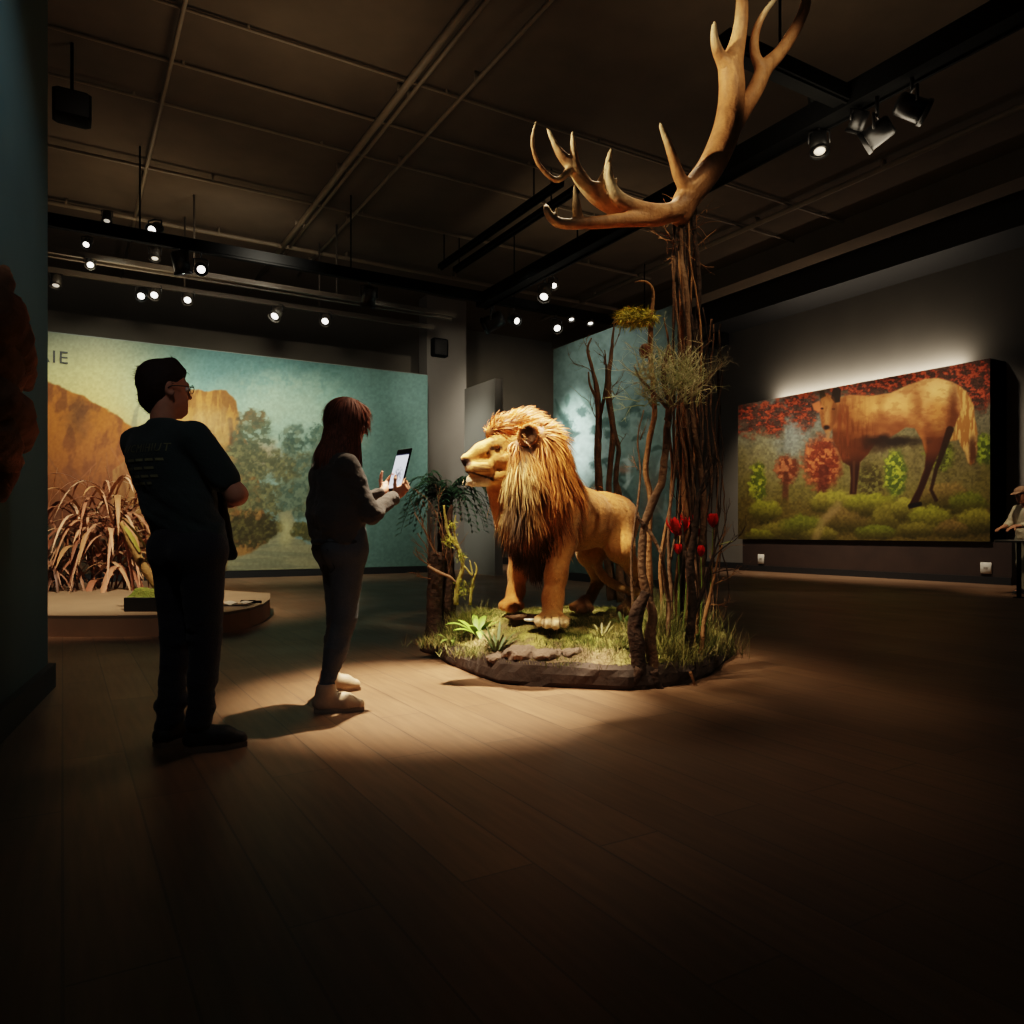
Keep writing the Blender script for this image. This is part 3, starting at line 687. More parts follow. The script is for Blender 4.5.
root = empty('landscape_mural', mA, 'huge pale teal landscape mural with orange hill, rock castle and path on the left wall', 'mural')
paint('canvas', mA - E2 * .035, mB_ - E2 * .035, .16, 4.78, 520, 300, paint_landscape, M_canvas, 1.0, root)
root2 = empty('jungle_mural', CN, 'pale teal jungle mural on the wall behind the lion and bare trunks', 'mural')
paint('canvas', CN - E1 * .035 + E2 * 3.76, CN - E1 * .035 + E2 * .02, .16, 4.8, 220, 300, paint_jungle, M_canvas, .9, root2)
# letters of the mural title, the first one half hidden by the partition
def text_mesh(body, size, extrude=.004):
    cu = bpy.data.curves.new('t', 'FONT'); cu.body = body; cu.size = size; cu.extrude = extrude; cu.resolution_u = 2; cu.space_character = 1.15
    ob = bpy.data.objects.new('t', cu); COL.objects.link(ob)
    dg = bpy.context.evaluated_depsgraph_get(); me = bpy.data.meshes.new_from_object(ob.evaluated_get(dg))
    v = np.array([x.co[:] for x in me.vertices]); f = [tuple(p.vertices) for p in me.polygons]
    bpy.data.objects.remove(ob); bpy.data.curves.remove(cu); bpy.data.meshes.remove(me); return v, f
v, f = text_mesh('RAIE', .34)
P0 = on_line(68, MU - E2 * .05, E1); P0[2] = CAM_H + (HOR - 364) / FPX * P0[1]
right_end = v[:, 0].max()
vv = P0 + (v[:, :1] - right_end) * E1 + v[:, 1:2] * UP - v[:, 2:3] * E2
link_mesh('title_lettering', vv, f, mat('letter_paint', S(52, 50, 44), .7, .05), root, smooth=False)

# big deer picture on its dark box
pA = on_line(738, RP, E2); pB = on_line(990, RP, E2)
root = empty('deer_picture', (pA + pB) / 2, 'huge wall picture of a brown deer-like animal among autumn shrubs, on a deep black box', 'picture')
slab(pA + E1 * .02, pB + E1 * .02, E1 * .56, .8, 4.23, 'backing_box', M_black, root)
paint('canvas', pA, pB, .8, 4.23, 520, 300, paint_deer, M_canvas, 1.0, root)
pl = slab(pA + E1 * .06 - E2 * .1, pB + E1 * .06 - E2 * .35, E1 * .54, 0, .795, 'wall_plinth', M_brownpanel)
pl2 = slab(pA + E1 * .03, pB + E1 * .03 - E2 * .35, E1 * .03, 0, .14, 'baseboard_plinth', M_base)
M_plate = mat('white_plate', S(206, 198, 184), .5, .04)
for px, py, w, h, lb in ((761, 559, .19, .24, 'small white plate on the brown plinth, left end under the deer picture'), (986, 568, .2, .21, 'small white plate on the brown plinth, right end under the deer picture')):
    P = on_line(px, RP + E1 * .045, E2); P[2] = CAM_H + (HOR - py) / FPX * P[1]
    root = empty('wall_plate', P, lb, 'wall plate', 'white plates under the deer picture')
    mb = MB(); mb.box(P, (.03, w, h), (E1, E2, UP), bevel=.008); mb.build('cover', M_plate, root)
    mb = MB(); mb.box(P - E1 * .017, (.006, w * .35, h * .2), (E1, E2, UP)); mb.build('label_strip', mat('plate_mark', S(150, 140, 128), .5, .05), root, smooth=False)
# ================================================================= the lion
M_fur = vmat('lion_fur', .75, .25, 70, .12, spec=.15, sheen=.15)
M_mane = vmat('lion_mane', .55, 0, 40, .15, spec=.3)
M_eye = mat('lion_eye', S(104, 62, 22), .1, .2, 30, spec=.6)
lion = empty('lion', (0.45, 5.75, 0.35), 'big maned lion standing on the mossy base, head turned to the left', 'lion')
HF = V(-.975, -.222, 0); HL = V(.222, -.975, 0)      # head: forward, side facing the camera
def H(px, py, lat=0.0, d0=5.18):
    return W(px, py, d0 + .00155 * (px - 510)) + HL * lat
P_ = []
def C(a, b, ra, rb=None, k=.05): P_.append(cone(a, b, ra, rb, k))
# trunk
C(W(536, 522, 5.5), W(552, 512, 5.62), .25, .24, .1); C(W(552, 508, 5.62), W(578, 517, 5.86), .225, .21, .1)
C(W(578, 517, 5.86), W(602, 517, 6.08), .21, .185, .1); C(W(602, 517, 6.08), W(613, 520, 6.22), .185, .19, .08); C(W(613, 520, 6.22), W(619, 530, 6.33), .19, .15, .08)
C(W(572, 528, 5.8), W(590, 528, 6.0), .17, .15, .08)
C(W(536, 540, 5.48), W(545, 545, 5.6), .17, .17, .1)
# neck and throat
C(W(535, 508, 5.48), W(516, 458, 5.34), .22, .165, .08); C(W(521, 510, 5.36), W(506, 478, 5.24), .155, .09, .06)
C(W(512, 520, 5.42), W(497, 488, 5.24), .13, .075, .06)
# near foreleg
C(W(556, 512, 5.46), W(561, 540, 5.43), .155, .115, .08); C(W(561, 540, 5.43), W(565, 545, 5.45), .09, .07, .05)
C(W(560, 548, 5.40), W(556, 575, 5.36), .092, .078, .05); C(W(556, 575, 5.36), W(553, 597, 5.33), .078, .070, .04); C(W(553, 597, 5.33), W(552, 614, 5.28), .074, .074, .04)
for (px, py, d, r) in ((539.5, 620, 5.19, .040), (547, 622, 5.14, .043), (556, 623, 5.14, .043), (564, 621, 5.2, .040)):
    C(W(552, 612, 5.28), W(px, py, d), .050, r * .82, .010)
    C(W(px, py, d), W(px - .5, py + 1.5, d - .03), r * .95, r * .85, .006)
# far foreleg
C(W(518, 520, 5.72), W(522, 552, 5.74), .15, .098, .08); C(W(522, 552, 5.74), W(518, 572, 5.72), .09, .075, .05); C(W(518, 572, 5.72), W(516, 591, 5.70), .072, .062, .04); C(W(516, 591, 5.70), W(513, 602, 5.66), .064, .062, .04)
for (px, py, d, r) in ((503, 605.5, 5.60, .036), (508, 607, 5.56, .038), (514, 607.5, 5.56, .038), (520, 606, 5.6, .034)):
    C(W(513, 601, 5.66), W(px, py, d), .05, r, .02)
# far hind leg
C(W(603, 528, 6.42), W(590, 553, 6.28), .19, .115, .07); C(W(590, 553, 6.28), W(598, 580, 6.45), .095, .05, .04); C(W(598, 582, 6.45), W(588, 602, 6.33), .05, .046, .04)
for (px, py, d, r) in ((573, 607, 6.16, .034), (578, 609, 6.12, .036), (584, 609.5, 6.12, .036), (590, 608, 6.18, .034)): C(W(586, 601, 6.3), W(px, py, d), .045, r, .02)
# near hind leg
C(W(615, 524, 6.14), W(620, 548, 5.98), .175, .115, .07); C(W(620, 548, 5.98), W(637, 576, 6.2), .095, .052, .05); C(W(637, 578, 6.2), W(634, 602, 6.08), .05, .046, .03)
for (px, py, d, r) in ((621, 609, 5.92, .036), (627, 611, 5.88, .038), (634, 611.5, 5.88, .038), (640, 609, 5.95, .036)): C(W(632, 602, 6.06), W(px, py, d), .046, r, .02)
# tail
tl = catmull([(*W(624, 522, 6.45), .05), (*W(626, 540, 6.58), .038), (*W(608, 552, 6.6), .033), (*W(597, 562, 6.30), .033), (*W(603, 576, 6.12), .034), (*W(617, 586, 6.08), .034), (*W(636, 593, 6.08), .030)], 3)
for a, b in zip(tl[:-1], tl[1:]): C(a[:3], b[:3], a[3], b[3], .015)
# head
C(H(517, 450), H(503, 447), .132, .102, .06)
for s in (-1, 1): C(H(522, 444, .09 * s), H(527, 440, .15 * s), .075, .05, .03)
for s in (-1, 1):
    C(H(500, 441.5, .062 * s), H(490.5, 444.5, .060 * s), .030, .020, .022)     # brow ridge
    C(H(507, 461, .082 * s), H(496, 461, .074 * s), .068, .044, .04)            # cheek bone
    C(H(487, 468.2, .050 * s), H(472, 468.3, .036 * s), .050, .042, .025)       # muzzle pad
    C(H(506, 474, .060 * s), H(490, 479, .036 * s), .060, .040, .035)           # jaw
    P_.append(ell(H(493.8, 448.2, .104 * s), (.026, .026, .018), (HF, HL, UP), .012, sub=True))
C(H(498, 446), H(482, 451.5), .080, .060, .045); C(H(482, 451.5), H(467, 459), .058, .037, .03)
C(H(465.5, 459.5), H(466, 464), .032, .022, .015)                                # nose
C(H(472, 480.5), H(485, 481), .041, .040, .025)                                  # chin
for s in (-1, 1):                                                                # mouth line groove
    P_.append(('s', H(477, 475.2, .070 * s), np.array([.080, .030, .0075]), np.array([unit(HF * .95 + UP * .28), HL, UP]), 0, .010))
    P_.append(('s', H(463, 464.5, .024 * s), np.array([.016, .012, .008]), np.array([HF, HL, UP]), 0, .006))      # nostril
for s in (-1, 1):
    c = H(521.5, 438.0, .178 * s)
    P_.append(ell(c, (.072, .036, .078), (unit(V(-.95, 0, .2)), HL, UP), .02))
    P_.append(ell(c + HL * .040 * s - UP * .006 + HF * .010, (.058, .036, .063), (HF, HL, UP), .010, sub=True))
BASE = lin((196, 138, 76)); PALE = lin((226, 186, 122)); DARK = lin((60, 38, 22)); NOSE = lin((48, 30, 24)); RUST = lin((172, 104, 44))
def seg_d(px, py, pts):
    D = np.full(px.shape, 1e9)
    for (x0, y0), (x1, y1) in zip(pts[:-1], pts[1:]):
        t = np.clip(((px - x0) * (x1 - x0) + (py - y0) * (y1 - y0)) / ((x1 - x0) ** 2 + (y1 - y0) ** 2 + 1e-9), 0, 1); D = np.minimum(D, np.hypot(px - x0 - t * (x1 - x0), py - y0 - t * (y1 - y0)))
    return D
def lion_color(v, n):
    px, py = project(v); c = np.tile(BASE, (len(v), 1))
    def mix(m, col):
        nonlocal c; c = c * (1 - m[:, None]) + np.asarray(col) * m[:, None]
    N = fbm(v[:, 0] * 9, v[:, 1] * 9, v[:, 2] * 9, seed=31); N2 = fbm(v[:, 0] * 40, v[:, 1] * 40, v[:, 2] * 22, seed=33)
    mix(sstep(.45, .75, N) * .35, RUST); mix(sstep(.5, .8, N2) * .25, PALE)
    mix(sstep(0.1, -.7, n[:, 2]) * sstep(520, 560, px) * .3, PALE)
    mix(sstep(560, 600, py) * sstep(560, 545, px) * .35, RUST)                    # forelegs warmer
    mix(sstep(612, 622, py) * .6, PALE); mix(sstep(616, 622, py) * (v[:, 1] < 5.25) * .7, lin((238, 214, 172)))
    for tx in (543.3, 551.5, 560.2): mix(sstep(1.1, .3, seg_d(px, py, [(tx + (552 - tx) * .15, 617), (tx, 628)])) * (v[:, 1] < 5.3) * .8, lin((70, 44, 26)))  # dark lines paint the shade between the toes
    hind = sstep(555, 600, py) * sstep(568, 580, px); tq = np.min(np.stack([np.linalg.norm(v - q[:3], axis=1) for q in tl]), axis=0); hind = hind * (tq > .05); mix(hind * .75, lin((84, 60, 40))); mix((tq < .05) * sstep(556, 566, py) * .8, lin((206, 168, 116)))  # shade painted on the hind legs; tail paled in place of light
    # head
    hd = (v - H(500, 455)); f = hd @ HF; l = hd @ HL
    u = 500 - f * 146.0; w = py
    face = sstep(514, 506, u) * sstep(492, 486, py) * sstep(5.6, 5.45, v[:, 1])
    mix(face * .55, lin((216, 164, 90)))
    mix(face * sstep(490, 476, u) * sstep(464, 468, py) * .75, PALE)
    mix(face * sstep(475, 480, py) * sstep(491, 485, u) * .85, lin((240, 222, 190)))
    mix(face * sstep(1.25, .75, np.hypot((u - 464.5) / 5.5, (py - 462.2) / 4.6)) * .97, NOSE)
    mix(face * sstep(1.5, .5, seg_d(u, py, [(464, 471.5), (471, 472.8), (479, 475.2), (489, 478.5), (491, 480.5)])) * .96, lin((30, 18, 13)))
    mix(face * sstep(3.0, 1.0, np.hypot(u - 489.5, py - 478.8)) * .9, lin((36, 22, 16)))
    mix(face * sstep(2.7, 1.3, seg_d(u, py, [(489.5, 448.4), (497.5, 447.8)])) * .92 * (np.abs(l) > .05), lin((34, 20, 12)))
    mix(face * sstep(1.8, .5, seg_d(u, py, [(489, 448), (485.5, 454)])) * .75, lin((92, 56, 30)))
    mix(face * sstep(1.6, .5, seg_d(u, py, [(489, 444.2), (498, 442.8)])) * .5, PALE)
    mix(face * sstep(2.2, .6, seg_d(u, py, [(491, 438), (490, 442.5)])) * .6, lin((96, 60, 34)))
    for k in range(4): mix(face * sstep(.8, .2, seg_d(u, py, [(472, 466.0 + k * 1.9), (487, 464.6 + k * 2.2)])) * .8, lin((96, 60, 36)))
    mix(face * np.exp(-((u - 498) ** 2 / 30 + (py - 456.5) ** 2 / 18)) * .6, lin((150, 92, 50)))  # dark patch paints the shading under the cheek bone
    mix(face * sstep(1.5, .4, seg_d(u, py, [(490, 466), (493, 471), (491, 476)])) * .5, lin((120, 78, 46)))
    # ears
    for s in (-1, 1):
        e = np.linalg.norm((v - (H(521.5, 438.6, .178 * s) + HL * .03 * s)) * V(1, 1, .9), axis=1); mix(sstep(.066, .05, e) * .9, lin((58, 36, 23)))
    # throat to chest
    mix(sstep(486, 492, py) * sstep(520, 500, px) * sstep(5.8, 5.6, v[:, 1]) * .5, RUST)
    return c
lb, lv, lf = body_mesh('body', P_, .0088, M_fur, lion, lion_color, 1)
lb['label'] = 'tawny short-furred body with pale muzzle'
mb = MB()
for s in (1,): mb.ball(H(493.8, 448.2, .086 * s), .021, nu=14, nv=10)
mb.build('eye', M_eye, lion)
mb = MB(); mb.ball(H(493.8, 448.2, -.080), .023, nu=14, nv=10); mb.build('eye', M_eye, lion)

# ---- mane: solid core plus combed locks
K_ = []
def K(a, b, ra, rb, k=.08): K_.append(cone(a, b, ra, rb, k))
K(W(522, 444, 5.36), W(536, 462, 5.46), .185, .21); K(W(536, 462, 5.46), W(548, 492, 5.56), .21, .235); K(W(520, 462, 5.26), W(524, 500, 5.32), .13, .16)
K(W(524, 500, 5.32), W(530, 538, 5.40), .17, .13); K(W(530, 538, 5.40), W(534, 566, 5.44), .12, .05); K(W(546, 492, 5.48), W(548, 532, 5.46), .18, .13); K(W(513, 505, 5.45), W(522, 536, 5.5), .12, .08)
K(W(507, 434, 5.22), W(524, 428, 5.34), .085, .11)
K(H(491, 434.5), H(500, 430.5), .040, .070, .04); K(H(500, 431), H(514, 428), .07, .085, .04)
for s_ in (-1, 1):
    K(H(517, 452, .10 * s_), H(521, 478, .125 * s_), .080, .110, .06); K(H(521, 478, .12 * s_), H(520, 506, .10 * s_), .11, .11, .06); K(H(520, 428, .05 * s_), H(538, 440, .07 * s_), .07, .10, .06); K(H(540, 446, .10 * s_), H(545, 480, .10 * s_), .11, .13, .06)
kv, kf = implicit(K_, .014); kn = vnormals(kv, kf)
kpx, kpy = project(kv)
bound_y = [400, 426, 436, 447, 458, 470, 482, 495, 520, 600]; bound_x = [476, 481, 491, 508, 511, 507, 503, 500, 503, 510]   # where face ends and mane starts
def mane_color(v, t=None):
    px, py = project(v); N = fbm(v[:, 0] * 14, v[:, 1] * 14, v[:, 2] * 4, seed=41)
    gold = lin((212, 138, 66)); cream = lin((236, 202, 136)); brown = lin((122, 78, 44)); blk = lin((40, 25, 17))
    c = np.tile(gold, (len(v), 1))
    def mix(m, col):
        nonlocal c; c = c * (1 - m[:, None]) + np.asarray(col) * m[:, None]
    mix(sstep(.35, .6, N) * .45, lin((186, 108, 40)))
    cr = sstep(445, 470, py) * sstep(545, 520, px) * sstep(525, 505, py); mix(cr * (.35 + .65 * sstep(.35, .6, N)), cream)
    mix(sstep(.50, .60, N) * sstep(455, 490, py) * .75, brown)
    mix(sstep(488, 528, py + (N - .5) * 50 + np.clip(px - 520, -30, 30) * -.1) * .9, blk)
    mix(sstep(470, 520, py) * sstep(540, 560, px) * .35, brown)
    return c
core = quad_mesh('mane_core', kv, kf, M_mane, lion, mane_color(kv) * (.12 + .7 * fbm(kv[:, 0] * 60, kv[:, 1] * 60, kv[:, 2] * 6, seed=57) ** 2)[:, None])  # core darkened to paint the shade deep between the locks
area = np.linalg.norm(np.cross(kv[kf[:, 2]] - kv[kf[:, 0]], kv[kf[:, 3]] - kv[kf[:, 1]]), axis=1); area /= area.sum()
NH = 26000
pick = rng.choice(len(kf), NH, p=area); bw = rng.dirichlet(np.ones(4), NH)
roots = (kv[kf[pick]] * bw[..., None]).sum(1); nr = (kn[kf[pick]] * bw[..., None]).sum(1)
rx, ry = project(roots); ok = (rx > np.interp(ry, bound_y, bound_x)) & np.all([np.linalg.norm((roots - H(521.5, 438.0, .178 * s_)) , axis=1) > .088 for s_ in (-1, 1)], axis=0); roots, nr, rx, ry = roots[ok], nr[ok], rx[ok], ry[ok]
cl = fbm(roots[:, 0] * 16, roots[:, 1] * 16, roots[:, 2] * 16, seed=51) - .5; cl2 = fbm(roots[:, 0] * 16 + 7, roots[:, 1] * 16, roots[:, 2] * 16 + 3, seed=53) - .5
topw = sstep(446, 424, ry)
mb = MB(); rcol = mane_color(roots)
for i in range(len(roots)):
    back = V(.45, .35, 0) * (1.0 + .6 * topw[i]); flow = unit(back * (.35 + 1.1 * topw[i]) + V(0, 0, -1) * (1.15 - 1.15 * topw[i]) + V(cl[i] * 1.9, cl2[i] * 1.9, cl2[i] * .8) + rng.normal(0, .10, 3))
    n_ = nr[i]; L = (.11 + .12 * rng.random()) * (1 - .45 * topw[i]) * (1.15 if 490 < ry[i] < 520 else .7 if ry[i] >= 535 else 1)
    short = i % 3 == 0; L = L * (.5 if short else 1); q_ = np.dot(flow, n_); tan = flow - n_ * q_ if q_ < 0 else flow
    d = unit(n_ * ((.10 if short else .24) + .22 * topw[i]) + unit(tan) * .9 + rng.normal(0, .10, 3)); p = roots[i] - n_ * .008; pts = [p]; S_ = 5
    for k in range(S_):
        p = p + d * L / S_; pts.append(p); d = unit(d + flow * (.10 + .09 * k) + V(0, 0, -.10 - .04 * k) * (1 - .6 * topw[i]))
    side = unit(np.cross(d, n_) + rng.normal(0, .35, 3)); w0 = .0021 + .0018 * rng.random()
    sh = .55 + .8 * rng.random(); cc = np.clip(rcol[i] * sh, 0, 1); grad = np.linspace(.6, 1.12, S_ + 1)[:, None]  # root-to-tip gradient paints shading into each lock
    mb.ribbon(pts, [w0 * .8, w0, w0, w0 * .8, w0 * .5, w0 * .08], side, np.clip(cc * grad, 0, .95))
mo = mb.build('mane', M_mane, lion); mo['label'] = 'thick golden mane darkening to brown on the chest'
attach(core, mo)
# tufts: chin beard, elbow and belly fringe, ear rims
mb = MB()
def tuft(c, n, spread, d0, L, col, w=.003, jit=.3):
    for _ in range(n):
        p = np.asarray(c) + rng.normal(0, 1, 3) * spread; d = unit(np.asarray(d0) + rng.normal(0, jit, 3)); l = L * rng.uniform(.6, 1.2); pts = [p]
        for k in range(3): p = p + d * l / 3; d = unit(d + V(0, 0, -.15)); pts.append(p)
        mb.ribbon(pts, [w, w, w * .7, w * .1], unit(rng.normal(0, 1, 3)), np.asarray(col) * rng.uniform(.7, 1.15))
for s in (-1, 0, 1): tuft(H(474, 481, .02 * s), 60, (.024, .018, .008), V(-.1, -.1, -1), .035, lin((214, 188, 146)), .0016)
for s in (-1, 1):
    for a in np.linspace(-.6, 4.0, 16):
        tuft(H(521.5, 438.5, .185 * s) + HF * -.062 * math.cos(a) + UP * .066 * math.sin(a), 14, .006, V(0, 0, .1) + HF * -math.cos(a) * .6 + UP * math.sin(a) * .6 + HL * .8 * s, .035, lin((206, 140, 70)), .002)
tuft(W(566, 546, 5.42), 50, (.015, .015, .05), V(.4, 0, -1), .07, lin((214, 176, 116)))
for k in range(9): tuft(W(572 + k * 2.6, 493 + k * .3, 5.72 + k * .02), 26, .03, V(.75, .6, -.35), .055, lin((214, 160, 92)))
for s in (-1, 1): tuft(H(520.5, 440, .178 * s) + HF * .035 + HL * .01 * s, 46, .012, HF * -.5 - UP * .2 + HL * .3 * s, .035, lin((196, 150, 96)), .0014)
mb.build('fur_tufts', M_mane, lion)
ln = vnormals(lv, lf); lc = lion_color(lv, ln); pick = rng.choice(len(lv), 15000); mb = MB(); lpx, lpy = project(lv)
bd = V(.59, .81, -.35)
for i in pick:
    n_ = ln[i]; p = lv[i]; hdm = lpx[i] < 512 and lpy[i] < 488 and p[1] < 5.5
    if hdm and (lpx[i] < 469 or np.hypot(lpx[i] - 493.8, lpy[i] - 448) < 5): continue
    fl = (V(.75, .1, .25) if lpy[i] < 458 else V(.7, .1, -.5)) if hdm else (V(.1, .1, -1) if lpy[i] > 548 else bd)
    fl = unit(fl + rng.normal(0, .22, 3)); fl = unit(fl - n_ * np.dot(fl, n_)); L = (.012 if hdm else .026) * rng.uniform(.7, 1.3); d = unit(fl + n_ * .22); q = p + d * L * .5; e = q + unit(fl + n_ * .02) * L * .5; w = .0013 if hdm else .0021
    mb.ribbon([p - n_ * .002, q, e], [w, w * .8, w * .1], np.cross(fl, n_), np.clip(lc[i] * rng.uniform(.65, 1.3), 0, .95))
cf = mb.build('short_coat', M_fur, lion)
# ================================================================= mossy base under the lion
PLY = [(428, 651), (440, 660), (456, 668), (478, 677), (500, 684), (530, 687), (560, 688), (600, 690), (628, 691), (655, 689), (690, 684), (712, 675), (724, 664)]
POLY = [tuple(WZ(px, py, 0)[:2]) for px, py in PLY] + [(1.80, 6.1), (1.72, 6.8), (1.2, 7.3), (.5, 7.5), (-.2, 7.35), (-.62, 6.95), (-.74, 6.6)]
PA = np.array(POLY)
def poly_dist(x, y):
    ins = np.zeros(x.shape, bool); D = np.full(x.shape, 1e9); n = len(PA)
    for i in range(n):
        (x0, y0), (x1, y1) = PA[i], PA[(i + 1) % n]
        ins ^= ((y0 > y) != (y1 > y)) & (x < (x1 - x0) * (y - y0) / ((y1 - y0) or 1e-9) + x0)
        t = np.clip(((x - x0) * (x1 - x0) + (y - y0) * (y1 - y0)) / ((x1 - x0) ** 2 + (y1 - y0) ** 2), 0, 1); D = np.minimum(D, np.hypot(x - x0 - t * (x1 - x0), y - y0 - t * (y1 - y0)))
    return np.where(ins, D, -D)
def hm(x, y):
    x = np.asarray(x, float); y = np.asarray(y, float); d = poly_dist(x, y)
    z = .135 + .16 * sstep(-.02, .48, d) + .07 * np.exp(-((x + .02) ** 2 + (y - 5.65) ** 2) / .08) + .05 * np.exp(-((x - 1.2) ** 2 + (y - 5.5) ** 2) / .10)
    edge = sstep(0, .2, d)
    return z + (fbm(x * 3.5, y * 3.5, seed=61) - .5) * .09 * edge + (fbm(x * 14, y * 14, seed=62) - .5) * .045 * edge
def gz(x, y): return float(hm(np.array([x]), np.array([y]))[0])
M_rock = mat('base_rock', S(54, 41, 31), .9, .3, 6, .6, bscale=14)
M_moss = vmat('moss_ground', .95, .9, 55, .3, spec=.1)
M_grassb = vmat('grass_blades', .7, 0, 30, .1, spec=.15)
M_leaf = vmat('leaf_green', .5, 0, 30, .1, spec=.3)
M_bark = mat('dark_bark', S(104, 80, 58), .9, .35, 12, .8, bscale=40, spec=.2)
M_barkd = mat('darker_bark', S(60, 46, 35), .9, .5, 18, 1.0, bscale=34, spec=.2)
M_vine = mat('brown_vine', S(134, 98, 62), .85, .3, 10, .6, bscale=50, spec=.2)
M_lichen = vmat('pale_lichen', .9, 0, 40, .2, spec=.1)
base = empty('diorama_base', (.5, 5.9, 0), 'low many-sided rocky base covered in moss and carrying the lion', 'display base')
# rock rim with roughened faces
mb = MB(); ring = []; n = len(PA)
for i in range(n):
    a, b = PA[i], PA[(i + 1) % n]; k = max(2, int(np.hypot(*(b - a)) / .05))
    for t in np.linspace(0, 1, k, endpoint=False): ring.append(a * (1 - t) + b * t)
ring = np.array(ring); cen = ring.mean(0); rows = []
for z, ins in ((0.0, .012), (.03, .0), (.085, .004), (.125, .02), (.15, .06), (.155, .14)):
    j = (fbm(ring[:, 0] * 7, ring[:, 1] * 7, np.full(len(ring), z * 14), seed=64) - .5) * .07
    q = ring + (cen - ring) / np.linalg.norm(cen - ring, axis=1)[:, None] * (ins + j * (z > 0))[:, None]
    rows.append(np.c_[q, np.full(len(q), z) + ((fbm(q[:, 0] * 4, q[:, 1] * 4, seed=66) - .5) * .05 if z > .1 else 0)])
m_ = len(ring); mb.add(np.vstack(rows), [(r * m_ + i, r * m_ + (i + 1) % m_, (r + 1) * m_ + (i + 1) % m_, (r + 1) * m_ + i) for r in range(len(rows) - 1) for i in range(m_)])
o = mb.build('rock_rim', M_rock, base, smooth=False); o['label'] = 'brown rocky rim of the base'
# moss mound
gx, gy = np.meshgrid(np.arange(-1.0, 2.0, .02), np.arange(4.6, 7.7, .02), indexing='ij'); dd = poly_dist(gx, gy); Z = hm(gx, gy)
I = np.arange(gx.size).reshape(gx.shape); ins = dd > .045
q = np.stack([I[:-1, :-1], I[1:, :-1], I[1:, 1:], I[:-1, 1:]], -1).reshape(-1, 4); okq = ins.ravel()[q].all(1); q = q[okq]
used = np.unique(q); remap = np.full(gx.size, -1); remap[used] = np.arange(len(used))
mv = np.c_[gx.ravel(), gy.ravel(), Z.ravel()][used]
def moss_col(x, y):
    a = fbm(x * 3, y * 3, seed=71); b = fbm(x * 16, y * 16, seed=72); d = poly_dist(x, y)
    c = np.array(lin((112, 112, 54)))[None] * np.ones((len(x), 1))
    def mix(m, col):
        nonlocal c; c = c * (1 - m[:, None]) + np.asarray(col) * m[:, None]
    mix(sstep(.45, .62, a) * .7, lin((150, 142, 84))); mix(sstep(.5, .35, a) * .6, lin((70, 82, 36))); mix(sstep(.5, .7, b) * .5, lin((166, 152, 98))); mix(sstep(.48, .3, b) * .5, lin((50, 50, 24)))
    px, py = project(np.c_[x, y, hm(x, y)]); rk = sstep(.30, .16, d + (b - .5) * .25) * sstep(455, 480, px) * sstep(640, 600, px); mix(rk * .9, lin((116, 96, 76)))
    mix(np.exp(-((x - .16) ** 2 + (y - 5.45) ** 2) / .03) * .8, lin((112, 88, 62)))
    return c
mo_ = quad_mesh('moss_cover', mv, remap[q], M_moss, base, np.clip(moss_col(mv[:, 0], mv[:, 1]) * 1.15, 0, .9)); mo_['label'] = 'green and straw coloured moss'
# short grass over the moss: uncountable
mb = MB(); NX = 40000
GX = rng.uniform(-.8, 1.85, NX); GY = rng.uniform(4.75, 7.2, NX); GD = poly_dist(GX, GY); GA = vnoise(GX * 3, GY * 3, seed=71)
GF = np.exp(-((GX - 1.05) ** 2 + (GY - 5.5) ** 2) / .12) + np.exp(-((GX + .5) ** 2 + (GY - 6.1) ** 2) / .08)
keep = (GD > .02) & (rng.random(NX) < .35 + .65 * np.minimum(1, GF) + .25 * (GA > .5)); GX, GY, GF = GX[keep], GY[keep], GF[keep]; GZ = hm(GX, GY)
GC = [np.asarray(lin(c)) for c in ((126, 130, 62), (172, 162, 102), (96, 108, 48), (190, 176, 124))]
for i in range(len(GX)):
    p = V(GX[i], GY[i], GZ[i] - .008); L = rng.uniform(.015, .04) * (1 + 1.6 * GF[i] * rng.random()); dr = unit(V(rng.normal(0, .5), rng.normal(0, .5), 1)); pts = [p]
    for k in range(3): p = p + dr * L / 3; dr = unit(dr + V(rng.normal(0, .25), rng.normal(0, .25), -.1)); pts.append(p)
    w = .0012 + .0010 * rng.random()
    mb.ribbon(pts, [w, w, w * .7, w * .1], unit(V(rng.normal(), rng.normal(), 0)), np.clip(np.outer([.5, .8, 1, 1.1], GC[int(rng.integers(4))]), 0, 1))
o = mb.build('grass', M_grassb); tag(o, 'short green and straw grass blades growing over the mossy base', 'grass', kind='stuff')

def wig(pts, amp=.01, n=7, seed=0, freq=5):
    """smooth path with a little wander; rows = x, y, z, radius"""
    Q = catmull(pts, n); s = np.cumsum(np.r_[0, np.linalg.norm(np.diff(Q[:, :3], axis=0), axis=1)]) * freq
    Q = Q.copy()
    Q[:, 0] += (fbm(s, s * 0 + seed, seed=seed) - .5) * 2 * amp; Q[:, 1] += (fbm(s, s * 0 + seed + 5, seed=seed + 2) - .5) * 2 * amp
    Q[:, 3] *= .85 + .3 * fbm(s * 1.7, s * 0 + seed + 9, seed=seed + 4)
    return Q
def px_path(pts, d): return [(*W(p[0], p[1], p[3] if len(p) > 3 else d), p[2]) for p in pts]
def limb(mb, pts, d, amp=.01, n=7, seed=0, sides=8):
    Q = wig(px_path(pts, d), amp, n, seed); mb.tube(Q[:, :3], Q[:, 3], sides); return Q
